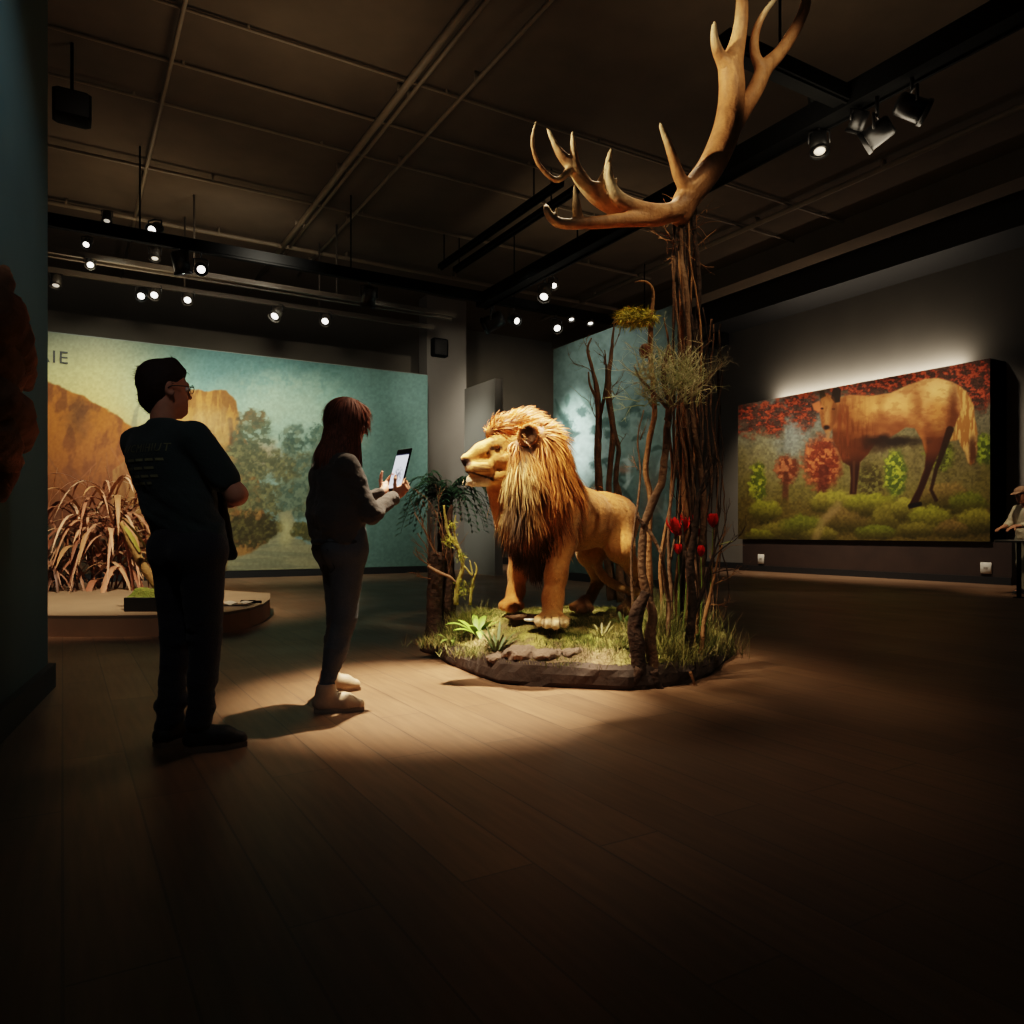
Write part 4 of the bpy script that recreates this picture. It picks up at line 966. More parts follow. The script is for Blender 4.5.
def twigs(mb, p, d, L, r, depth, seed, spread=.5, col=None, up=.15, nseg=4):
    rs = np.random.default_rng(seed)
    def grow(p, d, L, r, lev):
        pts = [p]; dd_ = d
        for k in range(nseg): dd_ = unit(dd_ + rs.normal(0, .16, 3) + V(0, 0, up * .2)); pts.append(pts[-1] + dd_ * L / nseg)
        mb.tube(pts, np.linspace(r, r * .45, nseg + 1), 4 if lev < depth else 5, col)
        if lev > 0:
            for k in range(int(rs.integers(2, 4))):
                q = pts[int(rs.integers(1, nseg + 1))]; grow(q, unit(dd_ + rs.normal(0, spread, 3) + V(0, 0, up)), L * rs.uniform(.5, .8), r * .55, lev - 1)
    grow(np.asarray(p, float), unit(d), L, r, depth)

# ---------------------------------------------------------------- front gnarled tree
def root_pt(px, py, z=None, d=None): return W(px, py, d)
t1 = empty('gnarled_tree', (.79, 4.85, 0), 'gnarled dark twin-stemmed tree at the front edge of the base with a pale lichen crown', 'tree')
mb = MB()
limb(mb, [(643, 692, .042), (639, 672, .046), (637, 645, .048), (636, 622, .044), (640, 606, .040), (646, 592, .030)], 4.76, .012, 8, 1, 12)
mb.build('stump', M_barkd, t1)
mb = MB(); limb(mb, [(653, 692, .038), (654, 668, .036), (651, 640, .034), (653, 615, .03), (648, 596, .03), (643, 575, .026), (643, 545, .026), (645, 525, .026), (653, 502, .027), (661, 484, .026), (664, 460, .024), (667, 430, .022), (668, 400, .020), (664, 372, .016), (668, 345, .012)], 4.82, .012, 8, 2, 10)
mb.build('trunk', M_bark, t1)
mb = MB(); limb(mb, [(644, 526, .016), (640, 520, .011), (636, 515, .006)], 4.8, 0, 4, 3, 6); limb(mb, [(628, 690, .02), (634, 680, .03), (640, 668, .03)], 4.72, .004, 5, 4, 8); limb(mb, [(664, 692, .012), (657, 684, .025), (653, 670, .03)], 4.76, .004, 5, 5, 8)
mb.build('root', M_barkd, t1)
for kk, (pts, dd_, sd) in enumerate(([[(645, 525, .014), (657, 545, .012), (663, 560, .014), (668, 600, .018, 5.1), (668, 640, .018, 5.1)], 4.95, 6], [[(666, 420, .014), (680, 400, .010), (700, 385, .007), (722, 364, .004)], 4.9, 8], [[(667, 408, .014), (652, 392, .010), (640, 378, .006), (634, 366, .003)], 4.8, 9], [[(667, 392, .012), (682, 378, .008), (700, 352, .005), (712, 340, .003)], 5.0, 10])):
    mb = MB(); limb(mb, pts, dd_, .008, 6, sd, 6); mb.build('branch', M_bark, t1)
mb = MB(); rs = np.random.default_rng(11)
for k in range(170):
    a = rs.uniform(-2.9, -.25); p = W(rs.uniform(636, 698), rs.uniform(362, 408), rs.uniform(4.65, 5.0)); d = V(math.cos(a), rs.normal(0, .35), -math.sin(a) * .7 + .1)
    c = lin([(168, 168, 124), (142, 144, 100), (190, 182, 146)][k % 3]); twigs(mb, p, d, rs.uniform(.07, .17), .0034, 2, 300 + k, .7, c, .12, 3)
for k in range(26):
    t = rs.random(); p = W(690 + 32 * t, 394 - 28 * t, 4.95); d = V(rs.normal(.4, .4), rs.normal(0, .3), rs.uniform(.1, .9)); twigs(mb, p, d, rs.uniform(.05, .12), .0024, 2, 500 + k, .7, lin((142, 134, 110)), .1, 3)
o = mb.build('lichen_crown', M_lichen, t1); o['label'] = 'pale grey-green lichen twigs of the crown'

# ---------------------------------------------------------------- branch with moss tuft and hooked tip
t2 = empty('hooked_branch', (*W(655, 640, 5.05)[:2], .2), 'slender reddish branch with a hooked tip and a yellow moss tuft', 'tree')
mb = MB(); q0 = W(655, 640, 5.05)
limb(mb, [(652, 650, .020), (651, 600, .020), (648, 545, .020), (650, 500, .018), (646, 470, .018), (650, 440, .018), (655, 415, .018), (652, 385, .017), (650, 350, .018), (651, 325, .017), (653, 305, .012), (653, 292, .010), (649, 284, .007), (642, 281, .005), (634, 282, .003)], 5.05, .010, 7, 21, 8)
mb.build('stem', M_vine, t2)
mb = MB(); rs = np.random.default_rng(12)
for k in range(1500):
    p = W(636 + np.clip(rs.normal(0, 9), -18, 18), 317 + np.clip(rs.normal(0, 3.6), -8, 8), 5.02 + rs.normal(0, .04)); d = V(rs.normal(-.3, .8), rs.normal(0, .6), rs.normal(0, .6)); pts = [p + unit(d) * .03 * t + V(0, 0, -.004 * t * t) for t in range(3)]
    mb.ribbon(pts, [.003, .003, .0004], unit(rs.normal(0, 1, 3)), np.array(lin([(158, 148, 38), (124, 122, 30), (186, 168, 56)][k % 3])))
o = mb.build('moss_tuft', M_grassb, t2); o['label'] = 'bright yellow-green moss tuft'
mb = MB(); mb.ball(W(645, 351, 5.04), (.04, .035, .05), nu=12, nv=8); o = mb.build('bracket_fungus', mat('fungus', S(96, 56, 36), .9, .3, 30, .6), t2); o['label'] = 'rust brown bracket fungus'

# ---------------------------------------------------------------- vine trunk that carries the antler
t3 = empty('vine_trunk', (*W(690, 655, 5.3)[:2], .2), 'tall column of twisted brown vines rising to the antler', 'vine trunk')
rs = np.random.default_rng(13)
for k in range(11):
    ph = k * 2.4; pts = []
    for j, py in enumerate(np.linspace(660, 206, 9)):
        wd = 8 + 6 * math.sin(j * .8 + k) if j else 10
        pts.append((687 + (wd * math.sin(ph + j * .5)) + (3 if py > 450 else -2 if py < 300 else 0), py, (.021 if k < 3 else .009) * (1.15 - .05 * j), 5.28 + .07 * math.cos(ph + j * .5)))
    mb = MB(); limb(mb, pts, 5.3, .012, 7, 40 + k, 8); mb.build('vine', [M_bark, M_vine, M_barkd][k % 3], t3)
mb = MB()
for k in range(26): twigs(mb, W(683 + rs.normal(0, 7), 205 + rs.random() * 50, 5.26), V(rs.normal(0, .9), rs.normal(0, .4), rs.normal(-.2, .7)), rs.uniform(.10, .22), .004, 1, 700 + k, .6, None, 0, 4)
mb.build('tangle', M_vine, t3)
# thin dark vines behind
rs = np.random.default_rng(14)
for k in range(18):
    x = 672 + k * 3.0; dpt = 5.9 + rs.random() * .7; top = rs.uniform(300, 400) if k > 4 else rs.uniform(230, 300)
    pts = [(x + rs.normal(0, 3), py, .0055 if k % 3 else .010, dpt) for py in np.linspace(628, top, 7)]
    mb = MB(); limb(mb, pts, dpt, .02, 6, 60 + k, 6)
    o = mb.build('thin_vine', M_barkd if k % 2 else M_bark); B0 = W(x, 628, dpt)
    tag(o, 'thin dark upright vine in the thicket behind the vine trunk', 'vine', 'thin vines behind the vine trunk')
# ---------------------------------------------------------------- other bare stems on the right half of the base
def stem_thing(name, label, paths, d, m, cat='tree', tw=None, seed=0, group=None):
    p0 = W(paths[0][0][0], paths[0][0][1], d); root = empty(name, (p0[0], p0[1], .15), label, cat, group)
    for k, pts in enumerate(paths):
        mb = MB(); limb(mb, pts, d, .010, 7, seed + k, 8); mb.build('stem' if k == 0 else 'branch', m, root)
    if tw:
        mb = MB()
        for k, (px, py, dx, dz, L) in enumerate(tw): twigs(mb, W(px, py, d), V(dx, 0, dz), L, .005, 2, seed * 10 + k, .45, None, .2, 4)
        mb.build('twigs', m, root)
    return root
stem_thing('bare_sapling', 'bare dark sapling with spreading twigs at the right edge of the base', [[(692, 668, .034), (690, 640, .032), (692, 600, .03), (690, 560, .026), (694, 530, .02), (698, 500, .014), (706, 470, .008)], [(692, 620, .018), (702, 590, .014), (710, 565, .010), (720, 540, .006)], [(690, 570, .014), (684, 545, .010), (682, 520, .006)]], 5.0, M_barkd, tw=[(698, 505, .3, .8, .22), (700, 495, .6, .6, .25), (712, 560, .7, .6, .2), (716, 548, .5, .9, .2), (706, 575, .8, .2, .16), (683, 530, -.4, .9, .2), (692, 545, .2, 1, .2), (703, 480, .5, .7, .22)], seed=81)
stem_thing('bare_sapling', 'slim brown sapling leaning out beyond the right side of the base', [[(700, 672, .018), (702, 640, .017), (706, 610, .014), (712, 585, .011), (716, 565, .008), (722, 545, .005)]], 5.15, M_vine, tw=[(712, 585, .8, .3, .14), (714, 575, -.2, .9, .14), (718, 560, .6, .9, .16), (708, 605, .9, .1, .13)], seed=83)
stem_thing('bare_sapling', 'thin upright sapling just right of the gnarled twin tree', [[(672, 630, .016), (671, 590, .015), (668, 540, .013), (672, 490, .011), (678, 450, .009), (676, 420, .006)], [(671, 560, .010), (678, 520, .007), (680, 480, .004)]], 5.25, M_bark, tw=[(676, 440, .2, .9, .16), (679, 490, .3, .9, .14)], seed=85)
stem_thing('bare_sapling', 'thin curving sapling between the lion tail and the gnarled tree', [[(634, 610, .012), (632, 570, .011), (634, 530, .009), (640, 480, .008), (638, 440, .006), (644, 410, .004)]], 5.4, M_bark, tw=[(638, 470, -.3, .9, .12), (640, 440, .3, .9, .12)], seed=87)
stem_thing('bare_sapling', 'thin sapling with a wavy stem left of the vine trunk', [[(660, 640, .014), (662, 600, .013), (660, 560, .012), (668, 520, .011), (672, 470, .010), (670, 430, .009), (673, 380, .008), (668, 340, .007), (664, 318, .005)]], 5.5, M_vine, seed=89)
# roots and sticks
mb = MB(); limb(mb, [(690, 672, .010), (693, 680, .009), (695, 690, .006)], 4.86, .003, 5, 90, 6); o = mb.build('stick', M_vine); tag(o, 'short stick leaning on the rim at the right front of the base', 'stick')
mb = MB(); mb.tube([W(506, 616.5, 5.42), W(516, 617.5, 5.36), W(528, 616.5, 5.38), W(538, 616, 5.44)], [.012, .022, .02, .012], 8); o = mb.build('driftwood_log', M_bark); tag(o, 'flat brown driftwood piece between the front paws', 'driftwood')
mb = MB(); c = W(531, 619.5, 5.22); mb.tube([c - UP * .012, c - UP * .002, c + UP * .004, c + UP * .002], [.035, .05, .048, .036], 20); o = mb.build('water_dish', mat('dish_white', S(214, 214, 208), .15, .05)); tag(o, 'small shiny white dish beside the near front paw', 'dish')

# ---------------------------------------------------------------- bare trees behind the lion
def rear(label, paths, d, seed, tw):
    paths = [[(a, b, r * .82) for a, b, r in P] for P in paths]
    return stem_thing('bare_tree', label, paths, d, M_bark, tw=tw, seed=seed, group='bare trees behind the lion back')
rear('bare dark tree behind the lion back, leftmost of three', [[(612, 600, .06), (608, 560, .05), (600, 500, .045), (598, 450, .04), (599, 420, .036), (597, 395, .032), (593, 372, .02), (588, 350, .016), (592, 338, .008)], [(599, 420, .02), (605, 395, .016), (606, 370, .010), (604, 350, .006)], [(597, 400, .02), (590, 385, .012), (588, 372, .008)]], 7.0, 101, [(592, 372, -.5, .7, .18), (590, 352, -.3, .9, .16), (604, 365, .3, .9, .14), (598, 420, -.6, .6, .2)])
rear('bare dark tree behind the lion back, middle one of three', [[(622, 602, .05), (618, 560, .045), (609, 500, .035), (611, 460, .032), (613, 430, .03), (609, 405, .03), (608, 380, .03), (611, 355, .022), (613, 340, .014), (614, 318, .006)]], 6.9, 111, [(611, 352, .3, .9, .2), (609, 372, -.4, .8, .18), (610, 390, .5, .7, .16)])
rear('bare dark tree behind the lion back, rightmost of three', [[(632, 600, .05), (627, 570, .04), (620, 520, .03), (616, 480, .028), (618, 450, .026), (614, 430, .026), (611, 410, .028), (610, 390, .02)], [(616, 480, .02), (620, 500, .02), (614, 540, .018), (622, 575, .016), (630, 600, .018)]], 7.1, 121, [(612, 400, .4, .9, .2), (618, 450, .6, .6, .16)])

# ---------------------------------------------------------------- plants on the base
def arch(mb, p, az, L, lift, w, col, droop=1.0, fold=.25, seg=7, tipdark=1.0):
    d = V(math.cos(az), math.sin(az), 0); pts = []
    for t in np.linspace(0, 1, seg): pts.append(np.asarray(p) + d * L * t * (1 - .15 * t) + UP * L * (lift * t - droop * t * t))
    prof = np.sin(np.pi * np.clip(np.linspace(.12, 1, seg), 0, 1)) ** .7; prof[-1] = .03
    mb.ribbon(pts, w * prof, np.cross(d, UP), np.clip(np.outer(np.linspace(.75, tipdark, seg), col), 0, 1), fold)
def rosette(name, label, px, py, d, n, L, w, col, lift=.9, droop=.9, seed=0, cat='plant', group=None):
    rs = np.random.default_rng(seed); p = W(px, py, d); p[2] = gz(p[0], p[1]) - .01
    root = empty(name, p, label, cat, group)
    for k in range(n):
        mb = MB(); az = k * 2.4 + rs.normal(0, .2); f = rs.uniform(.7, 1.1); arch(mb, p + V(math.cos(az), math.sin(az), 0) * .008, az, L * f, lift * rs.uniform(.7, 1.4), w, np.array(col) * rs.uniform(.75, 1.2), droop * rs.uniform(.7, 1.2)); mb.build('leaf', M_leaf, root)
    return root
rosette('spiky_plant', 'spiky rosette plant with narrow grey-green leaves at the front of the moss', 497, 640, 5.15, 15, .16, .011, lin((104, 122, 74)), 1.4, .6, 1)
rosette('spiky_plant', 'small pale spiky plant right of the near front paw', 602, 632, 5.15, 12, .12, .008, lin((128, 122, 74)), 1.1, .6, 2)
rosette('spiky_plant', 'tiny green tuft plant beside the lion tail near the gnarled tree', 622, 604, 5.6, 7, .14, .012, lin((86, 116, 44)), 1.3, 1.1, 3)
rosette('broad_leaf_plant', 'broad-leaved light green plant left of the far front paw', 478, 608, 5.65, 13, .26, .026, lin((122, 158, 60)), .85, .75, 4)
rosette('broad_leaf_plant', 'small light green leafy plant at the left end of the moss', 452, 610, 5.75, 9, .16, .018, lin((108, 134, 52)), 1.0, .8, 5)
rosette('leafy_sprig', 'little round-leaved sprig at the foot of the gnarled tree', 622, 670, 4.92, 14, .06, .012, lin((104, 110, 62)), .9, .6, 6)
def clump(name, label, px, py, d, n, h, spread, cols, seed, lean=.42, w=.0017):
    n = int(n * 2.2); h *= .8
    rs = np.random.default_rng(seed); c = W(px, py, d); mb = MB()
    for k in range(n):
        p = c + V(rs.normal(0, spread), rs.normal(0, spread), 0); p[2] = max(.1, gz(p[0], p[1])) - .01; L = h * rs.uniform(.5, 1.1); dr = unit(V(rs.normal(0, lean), rs.normal(0, lean), 1)); pts = [p]
        for j in range(4): p = p + dr * L / 4; dr = unit(dr + V(rs.normal(0, .12), rs.normal(0, .12), -.12)); pts.append(p)
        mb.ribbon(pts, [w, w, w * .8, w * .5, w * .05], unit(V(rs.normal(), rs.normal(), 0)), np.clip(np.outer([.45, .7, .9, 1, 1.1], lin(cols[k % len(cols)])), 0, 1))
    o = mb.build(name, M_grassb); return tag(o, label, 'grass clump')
gc = [(104, 110, 56), (140, 134, 82), (84, 94, 46), (160, 148, 100)]
clump('grass_clump', 'tall green grass clump right of the gnarled tree', 665, 628, 5.2, 420, .36, .09, gc, 1)
clump('grass_clump', 'grass clump under the red flowers', 684, 610, 5.55, 380, .40, .11, gc, 2)
clump('grass_clump', 'low grass clump at the far right corner of the base', 708, 650, 5.3, 340, .26, .10, gc, 3)
clump('grass_clump', 'rounded mossy grass clump in front of the vine trunk', 672, 655, 5.0, 380, .22, .09, [(120, 118, 60), (148, 140, 84), (94, 98, 46)], 4)
clump('grass_clump', 'fine feathery green clump behind the left stump', 462, 600, 5.9, 340, .30, .07, [(112, 116, 58), (88, 100, 44), (140, 132, 78)], 5)
clump('grass_clump', 'low grass clump at the left edge of the moss', 446, 640, 5.75, 300, .14, .10, gc, 6)
clump('grass_clump', 'low moss-green clump on the front rim left of the stones', 476, 662, 5.25, 260, .10, .09, gc, 7)
clump('grass_clump', 'low moss-green clump on the front rim just left of the gnarled tree', 615, 668, 4.98, 300, .11, .10, gc, 8)
clump('grass_clump', 'small straw-coloured clump behind the near front paw', 588, 622, 5.5, 220, .12, .08, gc, 9)
clump('grass_clump', 'dark green low clump in the middle of the front edge', 566, 655, 5.0, 260, .08, .11, [(84, 92, 40), (104, 108, 54)], 10)
for k, (px, py, d, r) in enumerate(((520, 664, 4.98, .12), (546, 668, 4.94, .10), (496, 662, 5.04, .085), (570, 668, 4.93, .07), (634, 682, 4.86, .05))):
    c = W(px, py, d); c[2] = gz(c[0], c[1]) - r * .05
    v_, f_q = implicit([ell(c, (r, r * .8, r * .42), (V(math.cos(k), math.sin(k), 0), V(-math.sin(k), math.cos(k), 0), UP), .01), ell(c + V(r * .5, 0, -.01), (r * .7, r * .6, r * .38), None, .02)], .009); v_ = v_ + (fbm(v_[:, 0] * 30, v_[:, 1] * 30, v_[:, 2] * 30, seed=k) - .5)[:, None] * .05
    o = quad_mesh('stone', v_, f_q, mat('stone_grey', S(128, 108, 92), .9, .25, 12, .8, bscale=40)); tag(o, ['largest pinkish-grey stone at the middle of the front edge of the base', 'pinkish-grey stone just right of the largest stone at the front edge', 'pinkish-grey stone just left of the largest stone at the front edge', 'rightmost of the four pinkish-grey stones in a row at the front edge', 'grey stone at the foot of the gnarled twin tree'][k], 'stone')
# red flowers
M_petal = vmat('red_petal', .45, 0, 30, .1, spec=.3)
def flower(px, py, d, bx, by, r, label, cup):
    r *= 1.25
    p0 = W(bx, by, d); p0[2] = gz(p0[0], p0[1]) - .01; c = W(px, py, d); root = empty('red_flower', p0, label, 'flower', 'red flowers under the vine trunk')
    mb = MB(); Q = catmull([p0, (p0 + c) / 2 + V(.015, 0, .02), c - UP * r * .5], 6); mb.tube(Q, np.linspace(.005, .0035, len(Q)), 6, lin((92, 110, 44))); mb.build('stem', M_leaf, root)
    rs = np.random.default_rng(int(px * 7)); mb = MB()
    for ring, (nn, sp, ln) in enumerate(((6, cup, 1.0), (5, cup * .55, .9))):
        for k in range(nn):
            az = k * 2 * math.pi / nn + ring * .5; d_ = V(math.cos(az), math.sin(az), 0); pts = [c - UP * r * .5 + d_ * r * sp * math.sin(t * 1.7) + UP * r * 1.7 * ln * t for t in np.linspace(0, 1, 6)]
            mb.ribbon(pts, r * .42 * np.array([.35, .8, 1, .95, .65, .05]), np.cross(d_, UP), np.clip(np.outer(np.linspace(.6, 1.2, 6), lin((206, 34, 22))), 0, 1), .3)
    o = mb.build('blossom', M_petal, root)
    mb = MB(); arch(mb, p0, rs.uniform(0, 6), .22, 1.6, .012, np.array(lin((96, 128, 52))), 1.0); mb.build('leaf', M_leaf, root)
flower(678, 530, 5.2, 676, 610, .060, 'widest open red flower at the left under the vines', 1.0)
flower(687, 522, 5.25, 682, 612, .042, 'red flower tucked just right of the widest open one', .8)
flower(713, 523, 5.25, 704, 612, .046, 'upright red tulip-shaped flower furthest right', .45)
flower(678, 551, 5.15, 677, 616, .034, 'small low red flower under the widest open one', .5)
flower(701, 553, 5.2, 698, 616, .036, 'lowest closed red flower on the right of the vine trunk', .35)
flower(700, 535, 5.35, 697, 612, .03, 'narrow red bud directly above the lowest closed flower', .3)
flower(693, 515, 5.45, 690, 606, .03, 'narrow dark red bud highest among the flowers', .3)
mb = MB(); p = W(717, 545, 5.15); arch(mb, p, .1, .14, .35, .012, np.array(lin((130, 140, 48))), .15); o = mb.build('leaf', M_leaf, None); 
lf_owner = [x for x in COL.objects if x.name == 'bare_sapling.001'][0]; attach(o, lf_owner); o['label'] = 'single yellow-green leaf'

# ---------------------------------------------------------------- left stump with twigs
sp = W(436, 640, 5.95); st = empty('tree_stump', (sp[0], sp[1], .1), 'broken brown tree stump with pale bare twigs at the left end of the base', 'stump')
mb = MB(); limb(mb, [(431, 652, .085), (433, 630, .07), (434, 605, .062), (436, 580, .058), (437, 560, .066), (438, 552, .05)], 5.95, .02, 6, 131, 12)
limb(mb, [(444, 640, .05), (446, 610, .045), (448, 575, .045), (447, 540, .04), (449, 520, .03), (452, 505, .015)], 6.0, .012, 6, 132, 10); mb.build('trunk', M_barkd, st)
mb = MB()
for k, (px, py, dx, dz, L) in enumerate([(433, 562, -.4, .9, .26), (437, 560, -.2, 1, .36), (440, 558, -.5, .9, .42), (443, 556, .1, 1, .35), (434, 566, -.9, .3, .2), (436, 580, -.8, .5, .16), (445, 560, .3, 1, .3), (448, 575, .5, .9, .22)]): twigs(mb, W(px, py, 5.9), V(dx, -.1, dz), L, .0062, 2, 140 + k, .35, None, .3, 5)
limb(mb, [(428, 566, .012), (438, 572, .014), (450, 577, .012), (456, 582, .006)], 5.82, .01, 6, 151, 6)
o = mb.build('twigs', mat('pale_twig', S(112, 82, 54), .8, .25, 20, .4), st); o['label'] = 'pale tan bare twigs'
mp = empty('mossy_branch', W(458, 596, 5.85), 'crooked branch with yellow-green moss beside the left stump', 'branch')
mp.location[2] = gz(mp.location[0], mp.location[1])
mb = MB(); limb(mb, [(456, 605, .020), (457, 585, .018), (463, 565, .016), (458, 548, .016), (450, 535, .014), (446, 520, .011), (444, 505, .008)], 5.85, .01, 6, 152, 8); limb(mb, [(458, 548, .012), (454, 530, .008), (456, 515, .004)], 5.85, .008, 6, 153, 6)
limb(mb, [(470, 605, .014), (472, 585, .011), (476, 570, .008), (474, 562, .004)], 5.85, .01, 6, 154, 6); limb(mb, [(464, 566, .010), (472, 575, .007), (470, 560, .004)], 5.8, .008, 6, 155, 6)
mb.build('stem', mat('mossy_bark', S(128, 116, 50), .9, .35, 20, .6), mp)
mb = MB(); rs = np.random.default_rng(31)
for (px, py, s_, n_) in ((450, 540, 3.2, 120), (461, 556, 2.6, 80), (462, 588, 5, 150), (452, 525, 2, 50)):
    for k in range(n_):
        p = W(px + rs.normal(0, s_), py + rs.normal(0, s_), 5.83 + rs.normal(0, .02)); d = unit(rs.normal(0, 1, 3)); mb.ribbon([p, p + d * .016, p + d * .03 - UP * .004], [.003, .0026, .0004], unit(rs.normal(0, 1, 3)), np.array(lin([(138, 140, 44), (104, 114, 38), (160, 150, 66)][k % 3])))
mb.build('moss_tuft', M_grassb, mp)
# ---------------------------------------------------------------- palm behind the base
pp = W(446, 624, 8.1); pm = empty('palm', (pp[0], pp[1], 0), 'dark green palm with drooping fronds standing behind the base on the left', 'palm')
crown_p = V(pp[0], pp[1], 1.36)
mb = MB(); zz = np.linspace(0, 1.36, 20); mb.tube([V(pp[0] + .01 * math.sin(z * 5), pp[1], z) for z in zz], [.10 - .025 * z + (.008 if k % 2 else 0) for k, z in enumerate(zz)], 12); mb.build('trunk', M_barkd, pm)
rs = np.random.default_rng(33)
for k in range(42):
    mb = MB(); az = k * 2.4; lv = rs.uniform(.2, 1.7); L = rs.uniform(.52, .68); d = V(math.cos(az), math.sin(az), 0); side = np.cross(d, UP)
    pts = np.array([crown_p + d * L * t * (1 - .25 * t * t) + UP * L * (lv * t - (.75 + .55 * lv) * t * t) for t in np.linspace(0, 1, 8)]); mb.tube(pts, np.linspace(.007, .002, 8), 4, lin((62, 78, 50)))
    for j in range(1, 8):
        for q in (0, .5):
            P1 = pts[j] * (1 - q) + pts[j - 1] * q
            for s in (-1, 1):
                e = P1 + side * s * .085 * (1.1 - j * .09) + d * .07 - UP * .035; mb.ribbon([P1, (P1 + e) / 2 + UP * .008, e], [.008, .011, .001], unit(np.cross(e - P1, UP)), np.array(lin((72, 100, 70))) * rs.uniform(.7, 1.3))
    mb.build('frond', M_leaf, pm)

# ================================================================= antler
M_antler = vmat('antler_bone', .5, .35, 45, .18, spec=.35)
an = empty('antler', W(684, 212, 5.2), 'huge pale branching antler mounted on top of the vine trunk', 'antler')
A_ = []
def horn(pts, k=.03, n=5):
    Q = catmull([(*W(p[0], p[1], p[2]), p[3]) for p in pts], n)
    for a, b in zip(Q[:-1], Q[1:]): A_.append(cone(a[:3], b[:3], max(a[3], .004), max(b[3], .004), k))
horn([(680, 216, 5.22, .07), (686, 200, 5.22, .075), (697, 186, 5.22, .078), (710, 168, 5.24, .080), (720, 148, 5.26, .082), (727, 128, 5.28, .082), (731, 105, 5.30, .078), (732, 84, 5.30, .075), (731, 66, 5.30, .07), (737, 45, 5.30, .046), (741, 22, 5.28, .036), (742, 0, 5.26, .030), (741, -28, 5.22, .018)])
horn([(728, 68, 5.28, .05), (720, 56, 5.24, .03), (716, 46, 5.2, .022), (714, 34, 5.17, .014), (714.5, 22, 5.15, .005)], .025)
horn([(722, 150, 5.28, .05), (736, 122, 5.34, .05), (748, 102, 5.38, .046), (757, 86, 5.40, .044), (765, 68, 5.42, .044), (778, 55, 5.44, .034), (790, 38, 5.45, .030), (800, 20, 5.44, .026), (806, 2, 5.42, .022), (806, -22, 5.40, .012)], .035)
horn([(764, 72, 5.42, .036), (756, 58, 5.38, .026), (754, 44, 5.34, .022), (757, 28, 5.30, .018), (765, 12, 5.28, .013), (777, -3, 5.26, .006)], .025)
horn([(696, 190, 5.2, .05), (686, 186, 5.17, .034), (679, 176, 5.14, .028), (673, 158, 5.1, .022), (666, 138, 5.06, .014), (660, 123, 5.02, .004)], .03)
# left side beams
horn([(684, 205, 5.2, .055), (672, 212, 5.16, .05), (658, 213, 5.12, .048), (640, 209, 5.06, .042), (624, 202, 5.0, .034), (614, 192, 4.96, .025), (609, 178, 4.94, .017), (609.5, 163, 4.92, .005)])
horn([(668, 214, 5.18, .05), (650, 217, 5.14, .05), (630, 214, 5.10, .05), (612, 206, 5.06, .046), (596, 196, 5.02, .042), (583, 182, 4.98, .036), (574, 168, 4.95, .030), (566, 160, 4.93, .022), (558, 150, 4.9, .014), (547, 128, 4.87, .004)])
horn([(575, 170, 4.95, .028), (574.5, 158, 4.93, .018), (573, 145, 4.91, .012), (572.5, 131, 4.9, .004)], .02)
horn([(602, 198, 5.03, .032), (600, 186, 5.0, .022), (606, 172, 4.98, .018), (608.5, 160, 4.96, .012), (611, 149, 4.95, .004)], .02)
horn([(584, 184, 4.98, .026), (592, 186, 4.97, .018), (598, 186, 4.97, .02)], .02); horn([(618, 196, 4.98, .02), (613, 186, 4.96, .014), (617, 178, 4.95, .004)], .015)
horn([(664, 216, 5.16, .045), (645, 219, 5.08, .04), (625, 220, 5.0, .036), (603, 222, 4.93, .032), (582, 223.5, 4.88, .026), (566, 224, 4.85, .021), (555, 221, 4.83, .017), (548, 213, 4.82, .011), (546, 206, 4.82, .004)])
horn([(579, 222, 4.88, .026), (577, 210, 4.86, .022), (576, 198, 4.85, .014), (574.5, 185, 4.84, .004)], .02); horn([(553, 219, 4.83, .012), (556, 214, 4.82, .007), (556, 206, 4.82, .003)], .01)
horn([(572, 166, 4.95, .024), (564, 176, 4.9, .018), (556, 180, 4.88, .013), (547, 174, 4.86, .012), (538, 163, 4.84, .011), (533, 148, 4.82, .010), (533, 134, 4.8, .008), (537, 119, 4.78, .003)], .015)
def antler_color(v, n):
    px, py = project(v); N = fbm(v[:, 0] * 6, v[:, 1] * 6, v[:, 2] * 6, seed=91); G = fbm(v[:, 0] * 30, v[:, 1] * 30, v[:, 2] * 8, seed=92)
    c = np.tile(lin((200, 148, 98)), (len(v), 1))
    def mix(m, col):
        nonlocal c; c = c * (1 - m[:, None]) + np.asarray(col) * m[:, None]
    mix(sstep(.4, .7, N) * .4, lin((164, 112, 68))); mix(sstep(.5, .7, G) * .4, lin((128, 86, 52)))
    tips = np.array([(547, 128), (572, 131), (610, 150), (609, 163), (537, 119), (546, 206), (574, 185), (660, 123), (714, 22), (777, -3), (556, 206), (617, 178)])
    D = np.min(np.hypot(px[:, None] - tips[:, 0], py[:, None] - tips[:, 1]), axis=1); mix(sstep(36, 6, D) * .85, lin((226, 206, 164))); mix(sstep(655, 690, px) * sstep(175, 205, py) * .5, lin((110, 76, 44)))
    return c
body_mesh('beam', A_, .0095, M_antler, an, antler_color, 1)
